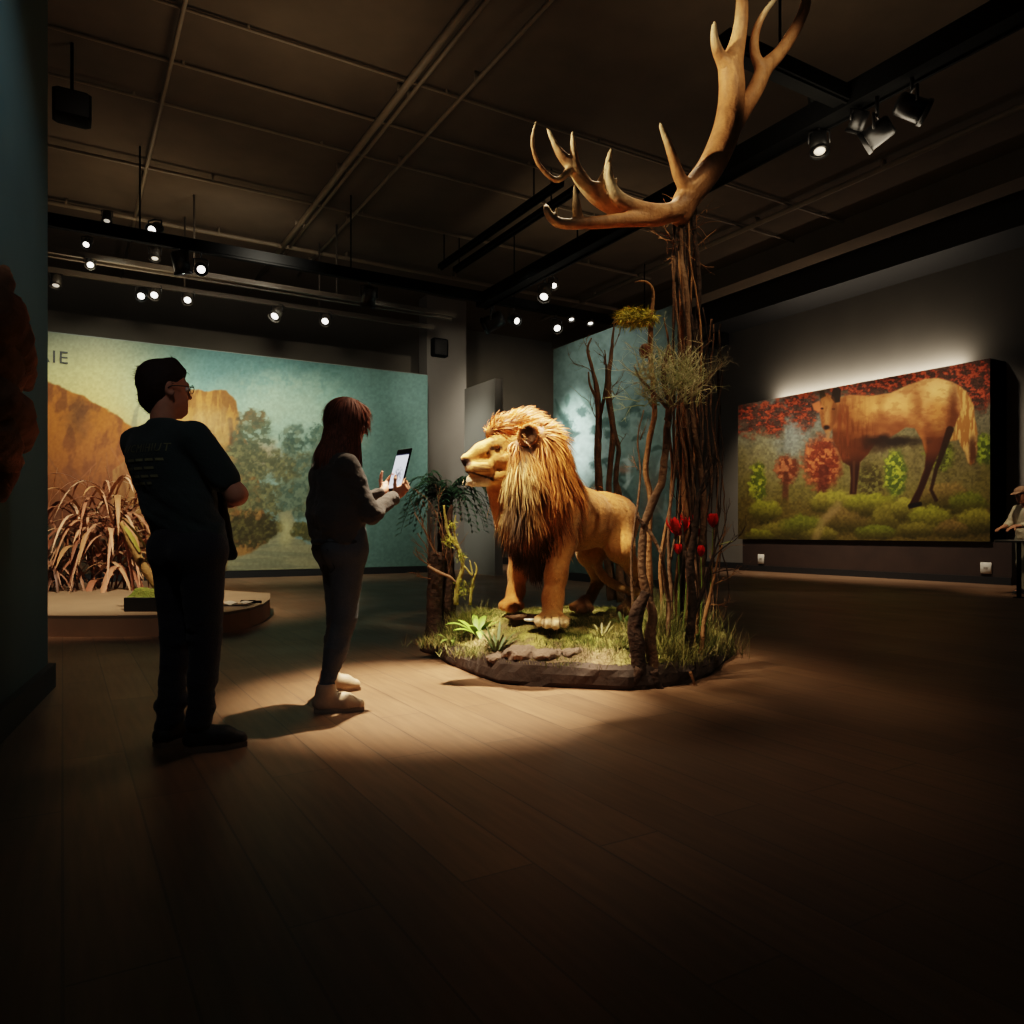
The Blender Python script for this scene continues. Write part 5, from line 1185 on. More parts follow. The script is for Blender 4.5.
# ================================================================= visitors
M_skin = vmat('skin', .55, .08, 90, .06, spec=.3)
M_hair = vmat('hair', .7, 0, 40, .2, spec=.15)
M_cloth = vmat('cloth', .85, .25, 130, .10, spec=.15, sheen=.1)
M_denim = vmat('denim', .85, .3, 200, .12, spec=.15)
M_shoe = vmat('shoe', .6, .1, 60, .08, spec=.3)
SKIN = lin((198, 142, 112))
def frame(org, F):
    F = unit(F); R = V(F[1], -F[0], 0)
    return lambda r, f, z: np.asarray(org) + R * r + F * f + UP * z, R, F
def hand(prims, wrist, dirn, palm, thumb_side, curl, k=.006, s=1.0, spread=0.0):
    """palm, four unequal bent fingers, thumb from the side of the palm"""
    d = unit(dirn); n = unit(palm - d * np.dot(palm, d)); l = unit(np.cross(d, n)) * thumb_side
    prims.append(cone(wrist, wrist + d * .03 * s, .026 * s, .028 * s, .02))
    prims.append(ell(wrist + d * .052 * s, (.050 * s, .040 * s, .016 * s), (d, l, n), .012))
    for j, (off, ln, cu) in enumerate(((.028, .072, .85), (.009, .080, 1.0), (-.010, .075, 1.05), (-.028, .060, 1.1))):
        p = wrist + d * .090 * s + l * off * s; a = 0.0; dd_ = unit(d + l * off * spread * 10)
        for q, (fr, r0, r1) in enumerate(((.45, .0092, .0085), (.32, .0085, .0078), (.23, .0078, .0066))):
            a += curl * cu * (.55 if q == 0 else .75); v = unit(dd_ * math.cos(a) + n * math.sin(a)); e = p + v * ln * fr * s
            prims.append(cone(p, e, r0 * s, r1 * s, k)); p = e
    p = wrist + d * .025 * s + l * .030 * s; v = unit(d * .65 + l * .7 + n * .25)
    for q, (ln, r0, r1, b) in enumerate(((.040, .013, .011, 0), (.032, .0105, .0095, .5), (.026, .0095, .0075, .45))):
        v = unit(v + (d * .5 + n * .5) * b); e = p + v * ln * s; prims.append(cone(p, e, r0 * s, r1 * s, k * 1.2)); p = e
def head_prims(prims, c, hf, tilt, s=1.0):
    """skull, jaw, nose, brow, lips and ears; c = head centre, hf = facing direction"""
    f = unit(unit(hf) + UP * tilt); l = unit(np.cross(UP, f)); u = np.cross(f, l)
    p = lambda a, b, z: c + f * a * s + l * b * s + u * z * s
    prims += [ell(p(-.012, 0, .030), (.098 * s, .078 * s, .088 * s), (f, l, u), .02), ell(p(.022, 0, -.045), (.070 * s, .060 * s, .078 * s), (f, l, u), .03), cone(p(.055, 0, -.105), p(.072, 0, -.098), .024 * s, .018 * s, .03),
              cone(p(.084, 0, .008), p(.103, 0, -.030), .008 * s, .011 * s, .012), cone(p(.078, -.022, -.066), p(.078, .022, -.066), .009 * s, .009 * s, .008), cone(p(.074, -.018, -.079), p(.074, .018, -.079), .010 * s, .010 * s, .008),
              cone(p(.080, -.040, .022), p(.088, 0, .020), .010 * s, .010 * s, .015), cone(p(.080, .040, .022), p(.088, 0, .020), .010 * s, .010 * s, .015)]
    for b in (-1, 1):
        prims.append(ell(p(.085, .031 * b, .004), (.014 * s, .017 * s, .011 * s), (f, l, u), .008, sub=True))
        prims.append(ell(p(-.012, .077 * b, -.010), (.020 * s, .010 * s, .033 * s), (unit(f + u * .2), unit(l * b + f * -.5 * 1), u), .008)); prims.append(ell(p(-.006, .086 * b, -.008), (.010 * s, .008 * s, .018 * s), (f, l, u), .006, sub=True))
    return p, f, l, u
def limbs(prims, a, b, c, ra, rb, rc, k=.03):
    prims.append(cone(a, b, ra, rb, k)); prims.append(cone(b, c, rb, rc, k))
def shoe(name, heel, toe, parent, m, cu, cs, high=0.0, laces=None):
    """shoe with sole; heel and toe are floor points"""
    heel = np.asarray(heel, float); toe = np.asarray(toe, float); d = unit(toe - heel); l = np.cross(UP, d); L = np.linalg.norm(toe - heel); P = []
    P += [cone(heel + d * .04 + UP * .05, heel + d * .06 + UP * (.085 + high), .040, .040 + high * .14, .02), cone(heel + d * .05 + UP * .045, heel + d * L * .62 + UP * .045, .042, .046, .03), cone(heel + d * L * .62 + UP * .042, heel + d * (L - .045) + UP * .035, .046, .034, .03), cone(heel + d * .08 + UP * (.08 + high * .4), heel + d * L * .6 + UP * .06, .036, .034, .03)]
    if high: P.append(cone(heel + d * .068 + UP * .05, heel + d * .070 + UP * (.105 + high), .047, .052, .02)); P.append(ell(heel + d * .070 + UP * (.150 + high), (.045, .045, .035), None, .008, sub=True))
    def flat(v, n): v = v.copy(); v[:, 2] = np.maximum(v[:, 2], .012); return v
    o, v, f = body_mesh(name, P, .006, m, parent, lambda v, n: np.where((v[:, 2] < .024)[:, None], cs, cu) * np.ones((len(v), 3)), 1, flat)
    mb = MB(); out = []
    for t in np.linspace(0, 1, 15):
        w = .042 * (math.sin(math.pi * (.18 + .74 * t)) ** .6) + .006 * math.sin(math.pi * t); out.append((heel + d * (.008 + (L - .020) * t), w))
    L_ = [p + l * w for p, w in out]; R_ = [p - l * w for p, w in out]; poly = [x[:2] for x in L_] + [x[:2] for x in reversed(R_)]
    mb.prism(poly, 0.0, .024, cs); s_ = mb.build('sole', m, o, smooth=False); bm_fix(s_)
    mb = MB()
    for q in (.42, .5, .58, .66):
        c = heel + d * L * q; zz = .098 - (q - .42) * .16 + high * .3; mb.tube([c - l * .028 + UP * (zz - .012), c + UP * zz, c + l * .028 + UP * (zz - .012)], .0035, 5, laces if laces is not None else cu)
    mb.build('laces', m, o)
    return o

# ---------------------------------------------------------------- the man
MO = V(-1.445, 3.40, 0); mL0, mR, mF = frame(MO, V(.50, .866, 0))
mL = lambda r, f, z: mL0(r, f, z) + V(-.098, 0, 0) * float(sstep(.92, 1.32, z))     # upper body leans to his left
man = empty('person', MO, 'person in a dark printed t-shirt and black trousers standing with arms crossed, wearing glasses', 'person')
body = []; hf = V(.74, .67, 0)
hR_ = WZ(181, 752, 0) + V(0, .02, 0); tR_ = hR_ + V(.27, .09, 0); hL0 = WZ(149, 752, 0) + V(0, .06, 0); tL0 = hL0 + V(.12, .26, 0)
ankR, ankL = hR_ + unit(tR_ - hR_) * .065 + UP * .095, hL0 + unit(tL0 - hL0) * .065 + UP * .095
hc = mL(-.035, .02, 1.625); hp, f_, l_, u_ = head_prims(body, hc, hf, .04)
body.append(cone(mL(-.02, -.005, 1.42), mL(-.03, .0, 1.55), .054, .054, .02)); body.append(cone(mL(0, 0, 1.36), mL(0, 0, 1.28), .08, .11, .04))
for s in (-1, 1):
    body.append(cone(mL(.06 * s, 0, 1.31), mL(.055 * s, 0, 1.05), .098, .090, .04)); body.append(cone(mL(.02 * s, -.01, 1.40), mL(.17 * s, -.01, 1.375), .038, .042, .03))
    hip, an_, dt = mL(.09 * s, 0, .92), (ankL if s < 0 else ankR), unit((tL0 - hL0) if s < 0 else (tR_ - hR_)); kn = (hip + an_) / 2 + mF * .03; limbs(body, hip, kn, an_, .088, .046, .030, .03); body.append(cone(an_ - UP * .04, an_ - UP * .055 + dt * .11, .030, .022, .02))
sh_r, el_r, wr_r = mL(.205, -.01, 1.385), mL(.275, .10, 1.145), mL(.045, .255, 1.165); sh_l, el_l, wr_l = mL(-.205, -.01, 1.385), mL(-.262, .10, 1.145), mL(-.03, .27, 1.125)
limbs(body, sh_r, el_r, wr_r, .052, .044, .029, .03); limbs(body, sh_l, el_l, wr_l, .052, .044, .029, .03)
hand(body, wr_r, mL(-.24, .30, 1.20) - wr_r, mL(0, -1, 0) - mL(0, 0, 0), 1, .35); hand(body, wr_l, mL(.2, .30, 1.16) - wr_l, mL(0, -1, 0) - mL(0, 0, 0), -1, .35)
def skin_col(hp):
    def f(v, n):
        c = np.tile(SKIN, (len(v), 1)); d = np.linalg.norm(v - hp(.078, 0, -.072), axis=1); m = sstep(.028, .012, d); c = c * (1 - m[:, None]) + lin((170, 92, 84)) * m[:, None]; return c
    return f
body_mesh('body', body, .0065, M_skin, man, skin_col(hp), 1)[0]['label'] = 'bare skin of head, neck and arms'
for b in (-1, 1):
    mb = MB(); mb.ball(hp(.080, .031 * b, .004), .012, (.8, .78, .75)); mb.ball(hp(.089, .031 * b, .004), .0055, (.05, .03, .02)); mb.build('eye', M_skin, man)
# short hair, longer on top
hr = [ell(hp(-.022, 0, .045), (.104, .084, .090), (f_, l_, u_), .02), ell(hp(-.055, 0, -.005), (.062, .078, .075), (f_, l_, u_), .03), cone(hp(-.07, 0, -.055), hp(-.06, 0, -.075), .045, .040, .03), cone(hp(.03, 0, .105), hp(.07, .0, .085), .040, .022, .03),
      ell(hp(.085, 0, -.03), (.075, .12, .075), (f_, l_, u_), .02, sub=True)]
for b in (-1, 1): hr.append(ell(hp(.0, .09 * b, -.018), (.03, .03, .042), (f_, l_, u_), .012, sub=True))
HD = lin((52, 36, 27))
ho, hv, hfc = body_mesh('hair', hr, .007, M_hair, man, HD, 1)
hn = vnormals(hv, hfc); mb = MB(); pick = rng.choice(len(hv), 1500)
for i in pick:
    p = hv[i]; a = (p - hp(0, 0, .03)); up_ = np.dot(hn[i], u_) ; fl = unit(f_ * (-.8) + u_ * -.35 + rng.normal(0, .2, 3)); fl = unit(fl - hn[i] * np.dot(fl, hn[i])); d = unit(hn[i] * .12 + fl); L = rng.uniform(.02, .04); pts = [p - hn[i] * .003]
    for k in range(3): pts.append(pts[-1] + d * L / 3); d = unit(d + fl * .3 - hn[i] * .06)
    mb.ribbon(pts, [.0016, .0016, .0012, .0002], unit(np.cross(d, hn[i])), HD * rng.uniform(.6, 1.7))
for k in range(34):      # cowlick at the back of the head
    p = hp(-.09, rng.normal(0, .03), .055 + rng.normal(0, .022)); d = unit(-f_ * 1.0 + u_ * rng.uniform(-.5, .35) + l_ * rng.normal(0, .2)); pts = [p + d * .015 * t for t in range(4)]; mb.ribbon(pts, [.002, .002, .0014, .0002], u_, HD * rng.uniform(.7, 1.4))
mb.build('hair_strands', M_hair, man)
# glasses
gl = MB(); gm = mat('glasses_frame', S(26, 22, 20), .3, .1, 30, spec=.5); gls = None
for b in (-1, 1):
    th = np.linspace(0, 2 * np.pi, 17); gl.tube([hp(.103, .033 * b, .002) + l_ * .025 * math.cos(t) + u_ * .018 * math.sin(t) for t in th], .0022, 6); gl.tube([hp(.103, .058 * b, .008), hp(.06, .077 * b, .008), hp(.0, .083 * b, .006), hp(-.02, .083 * b, -.006)], .0024, 6)
gl.tube([hp(.103, .009, .004), hp(.107, 0, .007), hp(.103, -.009, .004)], .002, 6); go = gl.build('glasses', gm, man); go['label'] = 'dark rimmed glasses'
# t-shirt
SHIRT = lin((46, 58, 56)); sh = []
def shirt_fold(v, n):
    a = fbm(v[:, 0] * 5, v[:, 1] * 5, v[:, 2] * 11 + v[:, 0] * 6, seed=141) - .5; low = sstep(1.35, .95, v[:, 2]); return v + n * (a * .050 * (.25 + low))[:, None]
for s in (-1, 1):
    sh += [cone(mL(.075 * s, -.005, 1.32), mL(.068 * s, 0, 1.10), .125, .112, .05), cone(mL(.064 * s, 0, 1.10), mL(.070 * s, 0, .93), .108, .114, .05), cone(mL(.0, -.025, 1.435), mL(.18 * s, -.015, 1.395), .050, .062, .04)]
    a, e = (sh_r, el_r) if s > 0 else (sh_l, el_l); q = a + (e - a) * .72; sh.append(cone(a, q, .070, .066, .03))
sh.append(cone(mL(0, 0, 1.30), mL(0, .01, 1.10), .125, .12, .05)); sh.append(cone(mL(-.015, -.008, 1.42), mL(-.02, -.004, 1.452), .070, .066, .02))
sh.append(ell(mL(-.02, 0, 1.500), (.068, .068, .034), None, .01, sub=True)); sh.append(ell(mL(0, 0, .80), (.4, .4, .088), None, .012, sub=True))
so, sv, sf = body_mesh('t_shirt', sh, .008, M_cloth, man, SHIRT, 2, shirt_fold); so['label'] = 'dark green-black t-shirt with faint lettering on the back'
# faint print on the back
bvh = BVHTree.FromPolygons([tuple(x) for x in sv], [tuple(int(i) for i in q) for q in sf]); M_print = mat('shirt_print', S(150, 148, 104), .9, .15, 60)
first = True
def on_back(v):
    out = []
    for q in v:
        o_ = mL(q[0], -.6, q[1]); hit = bvh.ray_cast(Vector(o_), Vector(mF)); out.append((np.array(hit[0]) if hit[0] else mL(q[0], -.14, q[1])) - mF * .003)
    return out
v, f = text_mesh('AVCMIHIUT', .050, .0005); wd = v[:, 0].max()
link_mesh('printed_lettering', on_back(np.c_[v[:, 0] + .015 - wd / 2, v[:, 1] + 1.325]), f, M_print, so, smooth=False)
rs = np.random.default_rng(61)
for row, z in enumerate((1.285, 1.250, 1.215, 1.185)):          # rows of print too faint to read
    mb = MB(); x = -.13 + .01 * row
    while x < .11 - .02 * row:
        L = rs.uniform(.02, .06); xs = np.linspace(x, x + L, 5); pv = [(a_, z + dz) for a_ in xs for dz in (0, .011)]
        mb.add(on_back(pv), [(2 * i, 2 * i + 2, 2 * i + 3, 2 * i + 1) for i in range(4)]); x += L + .012
    mb.build('printed_row', M_print, so, smooth=False)
# trousers
tr = []
TRO = lin((40, 41, 46))
def tr_fold(v, n):
    low = sstep(.5, .12, v[:, 2]) + .5 * np.exp(-((v[:, 2] - .52) / .08) ** 2); a = fbm(v[:, 0] * 6, v[:, 1] * 6, v[:, 2] * 16, seed=151) - .5; return v + n * (a * .050 * (.25 + low))[:, None]
for s in (-1, 1):
    hip = mL(.085 * s, -.005, .90); an_ = ankL if s < 0 else ankR; kn = (hip + an_) / 2 + mF * .03
    tr += [cone(mL(.06 * s, 0, .965), hip, .106, .110, .04), cone(hip, kn, .108, .072, .03), cone(kn, an_ - UP * .03, .072, .052, .015)]
    tr.append(ell(mL(.070 * s, -.055, .885), (.075, .075, .08), None, .05))
tr.append(cone(mL(0, 0, .97), mL(0, 0, .90), .12, .11, .04))
body_mesh('trousers', tr, .008, M_cloth, man, TRO, 2, tr_fold)[0]['label'] = 'black trousers'
DS = lin((34, 30, 28)); DSO = lin((112, 92, 74))
shoe('shoe', hR_, tR_, man, M_shoe, DS, DSO); shoe('shoe', hL0, tL0, man, M_shoe, DS, DSO)
# jacket hanging over his crossed arms on the far side
jk = []; q = lambda px, py, dd=3.52: W(px, py, dd)
for (a_, b_, r0, r1) in (((219, 470), (220, 500), .018, .024), ((220, 500), (224, 530), .026, .034), ((224, 530), (229, 552), .034, .036), ((213, 474), (215, 520), .022, .034), ((215, 520), (220, 548), .036, .036), ((229, 552), (233, 556), .024, .016), ((206, 472), (222, 468), .024, .022)): jk.append(cone(q(*a_), q(*b_), r0, r1, .025))
jo, _, _ = body_mesh('folded_jacket', jk, .007, M_cloth, None, lin((24, 25, 24)), 2, lambda v, n: v + n * ((fbm(v[:, 0] * 14, v[:, 1] * 14, v[:, 2] * 7, seed=161) - .5) * .03)[:, None]); tag(jo, 'dark jacket hanging from the crossed arms of the person in glasses', 'jacket')

# ---------------------------------------------------------------- the woman
WO = V(-1.00, 4.30, 0); wL, wR, wF = frame(WO, V(.80, .60, 0))
wom = empty('person', WO, 'person with long auburn hair, short dark jacket and jeans holding up a phone', 'person')
body = []; hf = V(.93, .37, 0); hc = wL(.035, .075, 1.60); hp, f_, l_, u_ = head_prims(body, hc, hf, -.22, .95)
body.append(cone(wL(.0, .0, 1.37), wL(.02, .05, 1.52), .052, .048, .03)); body.append(cone(wL(0, 0, 1.34), wL(0, .02, 1.24), .08, .105, .06))
for s in (-1, 1):
    body.append(cone(wL(.05 * s, .01, 1.30), wL(.045 * s, .03, 1.05), .088, .075, .06)); body.append(cone(wL(.02 * s, -.01, 1.37), wL(.14 * s, -.005, 1.345), .042, .043, .04))
wr_r, wr_l = wL(.075, .335, 1.185), wL(-.055, .325, 1.215); sh_r, sh_l = wL(.165, -.005, 1.345), wL(-.165, -.005, 1.345); el_r, el_l = wL(.215, .115, 1.085), wL(-.20, .11, 1.10)
limbs(body, sh_r, el_r, wr_r, .042, .037, .025, .025); limbs(body, sh_l, el_l, wr_l, .042, .037, .025, .025)
hR = WZ(313, 712, 0); tR = hR + V(.285, .04, 0); hL_ = WZ(318, 693, 0); tL = hL_ + V(.25, .10, 0)
hipr, hipl = wL(.078, .04, .92), wL(-.078, .05, .92); knr, knl = wL(.075, .02, .50), wL(-.070, .055, .50); anr, anl = hR + unit(tR - hR) * .07 + UP * .12, hL_ + unit(tL - hL_) * .07 + UP * .12
for h_, k_, a_ in ((hipr, knr, anr), (hipl, knl, anl)): limbs(body, h_, k_, a_, .082, .046, .030, .03); body.append(cone(a_ - UP * .06, a_ + V(.10, .02, -.075), .030, .024, .02))
# phone plane and hands
ph_c = wL(.010, .405, 1.350); pn = unit(-wF * .93 + V(-.0, 0, .28) + wR * .10); pu = unit(UP - pn * np.dot(UP, pn)); pu = unit(pu + np.cross(pn, pu) * -.0); px_ = np.cross(pu, pn)      # px_: across the screen
PW, PH = .150, .268
tgt_r = ph_c - pu * (PH * .36) + px_ * PW * .62; tgt_l = ph_c - pu * (PH * .25) - px_ * PW * .62
tgt_r = tgt_r - pn * .035; tgt_l = tgt_l - pn * .035
sr = 1 if np.dot(px_, wR) > 0 else -1
tr_, tl_ = (tgt_r, tgt_l) if sr > 0 else (tgt_l, tgt_r)
hand(body, wr_r, unit(tr_ - wr_r + UP * .02), -wR * .9 + pn * .25, 1, 1.05, s=.95); hand(body, wr_l, unit(tl_ - wr_l + UP * .02), wR * .9 + pn * .25, -1, 1.05, s=.95)
body_mesh('body', body, .0058, M_skin, wom, skin_col(hp), 1)[0]['label'] = 'bare skin of face, neck and hands'
for b in (-1, 1):
    mb = MB(); mb.ball(hp(.080, .031 * b, .004), .0115, (.8, .78, .75)); mb.ball(hp(.0885, .031 * b, .004), .0053, (.05, .03, .02)); mb.build('eye', M_skin, wom)
# long hair
HW = lin((104, 58, 38)); dn_ = V(0, 0, -1)
hr = [ell(hp(-.022, 0, .040), (.112, .094, .098), (f_, l_, u_), .02), cone(hp(-.05, 0, .02), hc + wF * -.11 + V(0, 0, -.19), .092, .074, .05), cone(hc + wF * -.11 + V(-.02, 0, -.19), hc + wF * -.12 + V(-.03, 0, -.25), .07, .05, .04), cone(hp(-.03, .06, .0), hc + wF * -.05 + l_ * .06 + V(0, 0, -.215), .048, .040, .03), cone(hp(-.03, -.06, .0), hc + wF * -.05 - l_ * .065 + V(0, 0, -.215), .050, .042, .03), cone(hp(.01, -.070, .0), hc + f_ * .035 - l_ * .072 + V(0, 0, -.20), .030, .018, .03), cone(hp(.01, .070, .0), hc + f_ * .035 + l_ * .072 + V(0, 0, -.20), .030, .018, .03), cone(hp(.045, -.03, .095), hp(.085, -.05, .045), .024, .012, .02), cone(hp(.045, .03, .095), hp(.085, .05, .045), .024, .012, .02),
      ell(hp(.095, 0, -.05), (.062, .055, .105), (f_, l_, u_), .02, sub=True)]
ho, hv, hfc = body_mesh('hair', hr, .007, M_hair, wom, lambda v, n: HW[None] * (.55 + .9 * fbm(v[:, 0] * 40, v[:, 1] * 40, v[:, 2] * 3, seed=171))[:, None], 1); ho['label'] = 'long auburn hair'
hn = vnormals(hv, hfc); mb = MB()
for i in rng.choice(len(hv), 4200):
    p = hv[i]; away = unit(p - hp(-.02, 0, .13)); fl = unit(dn_ * .9 + away * .8 + rng.normal(0, .05, 3)); n_ = hn[i]; L = rng.uniform(.06, .12); pts = [p - n_ * .003]
    fl = unit(fl - n_ * np.dot(fl, n_)); d = fl
    for k in range(4):
        pts.append(pts[-1] + d * L / 4 + n_ * (.004 if k == 0 else -.0008)); d = unit(d + dn_ * .22)
    mb.ribbon(pts, [.002, .0024, .0022, .0016, .0003], unit(np.cross(d, hn[i])), HW * rng.uniform(.5, 1.6))
mb.build('hair_strands', M_hair, wom)
# jacket
JK = lin((66, 60, 54)); jk = []
for s in (-1, 1):
    jk += [cone(wL(.066 * s, -.005, 1.29), wL(.070 * s, .005, 1.08), .120, .126, .05), cone(wL(.070 * s, .005, 1.08), wL(.066 * s, .015, .945), .128, .124, .05), cone(wL(0, -.015, 1.385), wL(.145 * s, -.005, 1.350), .045, .056, .04)]
    a, e, w_ = (sh_r, el_r, wr_r) if s > 0 else (sh_l, el_l, wr_l); jk += [cone(a, e, .066, .058, .03), cone(e, e + (w_ - e) * .90, .058, .043, .03), cone(e + (w_ - e) * .86, e + (w_ - e) * .95, .040, .038, .01)]
jk += [cone(wL(0, .01, 1.28), wL(0, .03, 1.0), .11, .11, .05), cone(wL(0, -.005, 1.385), wL(.01, .015, 1.43), .062, .062, .02), ell(wL(.01, .02, 1.475), (.058, .058, .035), None, .01, sub=True), ell(wL(0, 0, .835), (.4, .4, .085), None, .012, sub=True)]
def jk_fold(v, n): a = fbm(v[:, 0] * 9, v[:, 1] * 9, v[:, 2] * 13, seed=181) - .5; return v + n * (a * .042)[:, None]
jo, _, _ = body_mesh('jacket', jk, .0075, M_cloth, wom, JK, 1, jk_fold); jo['label'] = 'short dark bomber jacket'
mb = MB(); th = np.linspace(0, 2 * np.pi, 40); pts = [wL(.180 * math.cos(t), .015 + .124 * math.sin(t), .925) for t in th]; mb.tube(pts, .016, 8, lin((40, 37, 35))); mb.build('waistband', M_cloth, jo)
# jeans
JE = lin((76, 80, 84)); je = []
for h_, k_, a_ in ((hipr, knr, anr), (hipl, knl, anl)):
    je += [cone(h_ + UP * .05, h_ - UP * .04, .105, .108, .04), cone(h_ - UP * .04, k_, .106, .068, .04), cone(k_, k_ * .55 + a_ * .45, .066, .062, .03), cone(k_ * .55 + a_ * .45, a_ + UP * .012, .062, .042, .03), ell(h_ - wF * .06 - UP * .03, (.088, .088, .095), None, .05)]
je.append(cone(wL(0, .035, .97), wL(0, .04, .92), .10, .10, .04))
def je_fold(v, n): low = sstep(.62, .35, v[:, 2]) * .7 + sstep(.3, .1, v[:, 2]); a = fbm(v[:, 0] * 8, v[:, 1] * 8, v[:, 2] * 22, seed=191) - .5; return v + n * (a * .034 * (.2 + low))[:, None]
jo, jv, jf = body_mesh('jeans', je, .0075, M_denim, wom, lambda v, n: JE[None] * (.75 + .5 * fbm(v[:, 0] * 9, v[:, 1] * 9, v[:, 2] * 9, seed=193))[:, None], 1, je_fold); jo['label'] = 'tight dark grey jeans'
bv2 = BVHTree.FromPolygons([tuple(x) for x in jv], [tuple(int(i) for i in q) for q in jf]); mb = MB()
for s in (-1, 1):                      # back pocket seams
    pts = []
    for r, z in ((.125, .885), (.04, .885), (.042, .78), (.082, .755), (.122, .78), (.125, .885)):
        hit = bv2.ray_cast(Vector(wL(r * s, -.6, z)), Vector(wF)); pts.append((np.array(hit[0]) if hit[0] else wL(r * s, -.1, z)) - wF * .002)
    mb.tube(pts, .003, 5, lin((38, 41, 44)))
mb.build('pocket_seam', M_denim, jo)
BO = lin((168, 146, 120)); BS = lin((132, 116, 98))
shoe('shoe', hR, tR, wom, M_shoe, BO, BS, .022, lin((120, 104, 88))); shoe('shoe', hL_, tL, wom, M_shoe, BO, BS, .022, lin((120, 104, 88)))
# phone
ph = empty('phone', ph_c, 'lit phone held up in both hands by the person with auburn hair', 'phone')
mb = MB(); mb.box(ph_c, (PW, PH, .010), (px_, pu, pn), bevel=.004); o = mb.build('case', M_black, ph, smooth=False)
gx_, gy_ = np.meshgrid(np.linspace(-.5, .5, 40), np.linspace(-.5, .5, 70), indexing='ij'); sw, sh_ = PW * .88, PH * .80
P = ph_c + pn * .0062 + px_ * (gx_[..., None] * sw) + pu * (gy_[..., None] * sh_ + -.008); n1 = fbm(gx_ * 7, gy_ * 9, seed=201); n2 = fbm(gx_ * 26, gy_ * 30, seed=202)
c = np.ones(gx_.shape + (3,)) * lin((224, 226, 236)); blob = sstep(.42, .2, np.hypot(gx_ - .05, (gy_ + .12) * 1.4)) * sstep(.42, .56, n1 * .4 + n2 * .6); c = c * (1 - blob[..., None] * .85) + lin((70, 66, 74)) * blob[..., None] * .85
bar_ = (gy_ > .46).astype(float); c = c * (1 - bar_[..., None]) + lin((40, 40, 60)) * bar_[..., None]; red = sstep(.05, .02, np.hypot(gx_ + .36, gy_ + .1)); c = c * (1 - red[..., None]) + lin((200, 70, 60)) * red[..., None]
M_scr, N_, L_2, B_ = new_mat('phone_screen'); at = N_.new('ShaderNodeAttribute'); at.attribute_name = 'Col'; L_2.new(at.outputs['Color'], B_.inputs['Emission Color']); B_.inputs['Emission Strength'].default_value = .9; B_.inputs['Base Color'].default_value = (.02, .02, .02, 1); B_.inputs['Roughness'].default_value = .2
I = np.arange(gx_.size).reshape(gx_.shape); q = np.stack([I[:-1, :-1], I[1:, :-1], I[1:, 1:], I[:-1, 1:]], -1).reshape(-1, 4)
quad_mesh('screen', P.reshape(-1, 3), q, M_scr, ph, c.reshape(-1, 3))

# ---------------------------------------------------------------- visitor in a cap at the right edge
VO = V(7.98, 11.75, 0); vL, vR, vF = frame(VO, V(-.93, -.15, 0))
vis = empty('person', VO, 'person in a cap and pale shirt leaning on the railing at the right edge', 'person')
body = []; hp, f_, l_, u_ = head_prims(body, vL(0, .12, 1.56), V(-.95, -.2, 0), -.25)
body.append(cone(vL(0, .02, 1.36), vL(0, .08, 1.50), .058, .052, .03))
for s in (-1, 1):
    body.append(cone(vL(.06 * s, 0, 1.28), vL(.055 * s, -.02, 1.0), .10, .10, .06)); body.append(cone(vL(0, .01, 1.36), vL(.16 * s, 0, 1.33), .05, .05, .04)); a_, e_, w_ = vL(.19 * s, .02, 1.33), vL(.22 * s, .14, 1.09), vL(.10 * s, .33, 1.06)
    limbs(body, a_, e_, w_, .05, .042, .03); hand(body, w_, vF + UP * -.3, UP * -1, -s, .5); limbs(body, vL(.09 * s, -.02, .9), vL(.1 * s, .0, .5), vL(.1 * s, -.02, .09), .1, .062, .042, .04); body.append(cone(vL(.1 * s, -.02, .07), vL(.1 * s, .12, .05), .04, .035, .03))
body_mesh('body', body, .0085, M_skin, vis, lin((186, 130, 100)), 1)
for b in (-1, 1):
    mb = MB(); mb.ball(hp(.080, .031 * b, .004), .012, (.8, .78, .75), 8, 6); mb.ball(hp(.089, .031 * b, .004), .0055, (.05, .03, .02), 8, 6); mb.build('eye', M_skin, vis)
body_mesh('cap', [ell(hp(-.015, 0, .055), (.112, .092, .072), (f_, l_, u_), .02), ell(hp(.10, 0, .045), (.075, .075, .010), (unit(f_ - u_ * .15), l_, unit(u_ + f_ * .15)), .012), ell(hp(0, 0, -.03), (.2, .2, .055), (f_, l_, u_), .01, sub=True)], .007, M_cloth, vis, lin((150, 116, 92)))[0]['label'] = 'tan cap'
sh = []
for s in (-1, 1):
    a_, e_ = vL(.19 * s, .02, 1.33), vL(.22 * s, .14, 1.09); sh += [cone(vL(.07 * s, 0, 1.28), vL(.07 * s, -.01, .90), .122, .125, .05), cone(vL(0, .0, 1.375), vL(.17 * s, .01, 1.345), .05, .06, .04), cone(a_, a_ + (e_ - a_) * .95, .07, .062, .03), cone(e_, e_ + (vL(.10 * s, .33, 1.06) - e_) * .5, .055, .045, .03)]
body_mesh('shirt', sh, .01, M_cloth, vis, lin((196, 180, 152)), 2, shirt_fold)[0]['label'] = 'pale beige shirt'
tr = []
for s in (-1, 1): tr += [cone(vL(.07 * s, -.01, .92), vL(.09 * s, -.01, .86), .118, .12, .04), cone(vL(.09 * s, -.01, .86), vL(.10 * s, .01, .5), .115, .082, .03), cone(vL(.10 * s, .01, .5), vL(.10 * s, -.02, .1), .08, .066, .03)]
body_mesh('trousers', tr, .01, M_cloth, vis, lin((150, 142, 120)), 2)[0]['label'] = 'pale khaki trousers'
for s in (-1, 1): p = vL(.1 * s, -.08, 0); shoe('shoe', p, p + vF * .27, vis, M_shoe, DS, DSO)
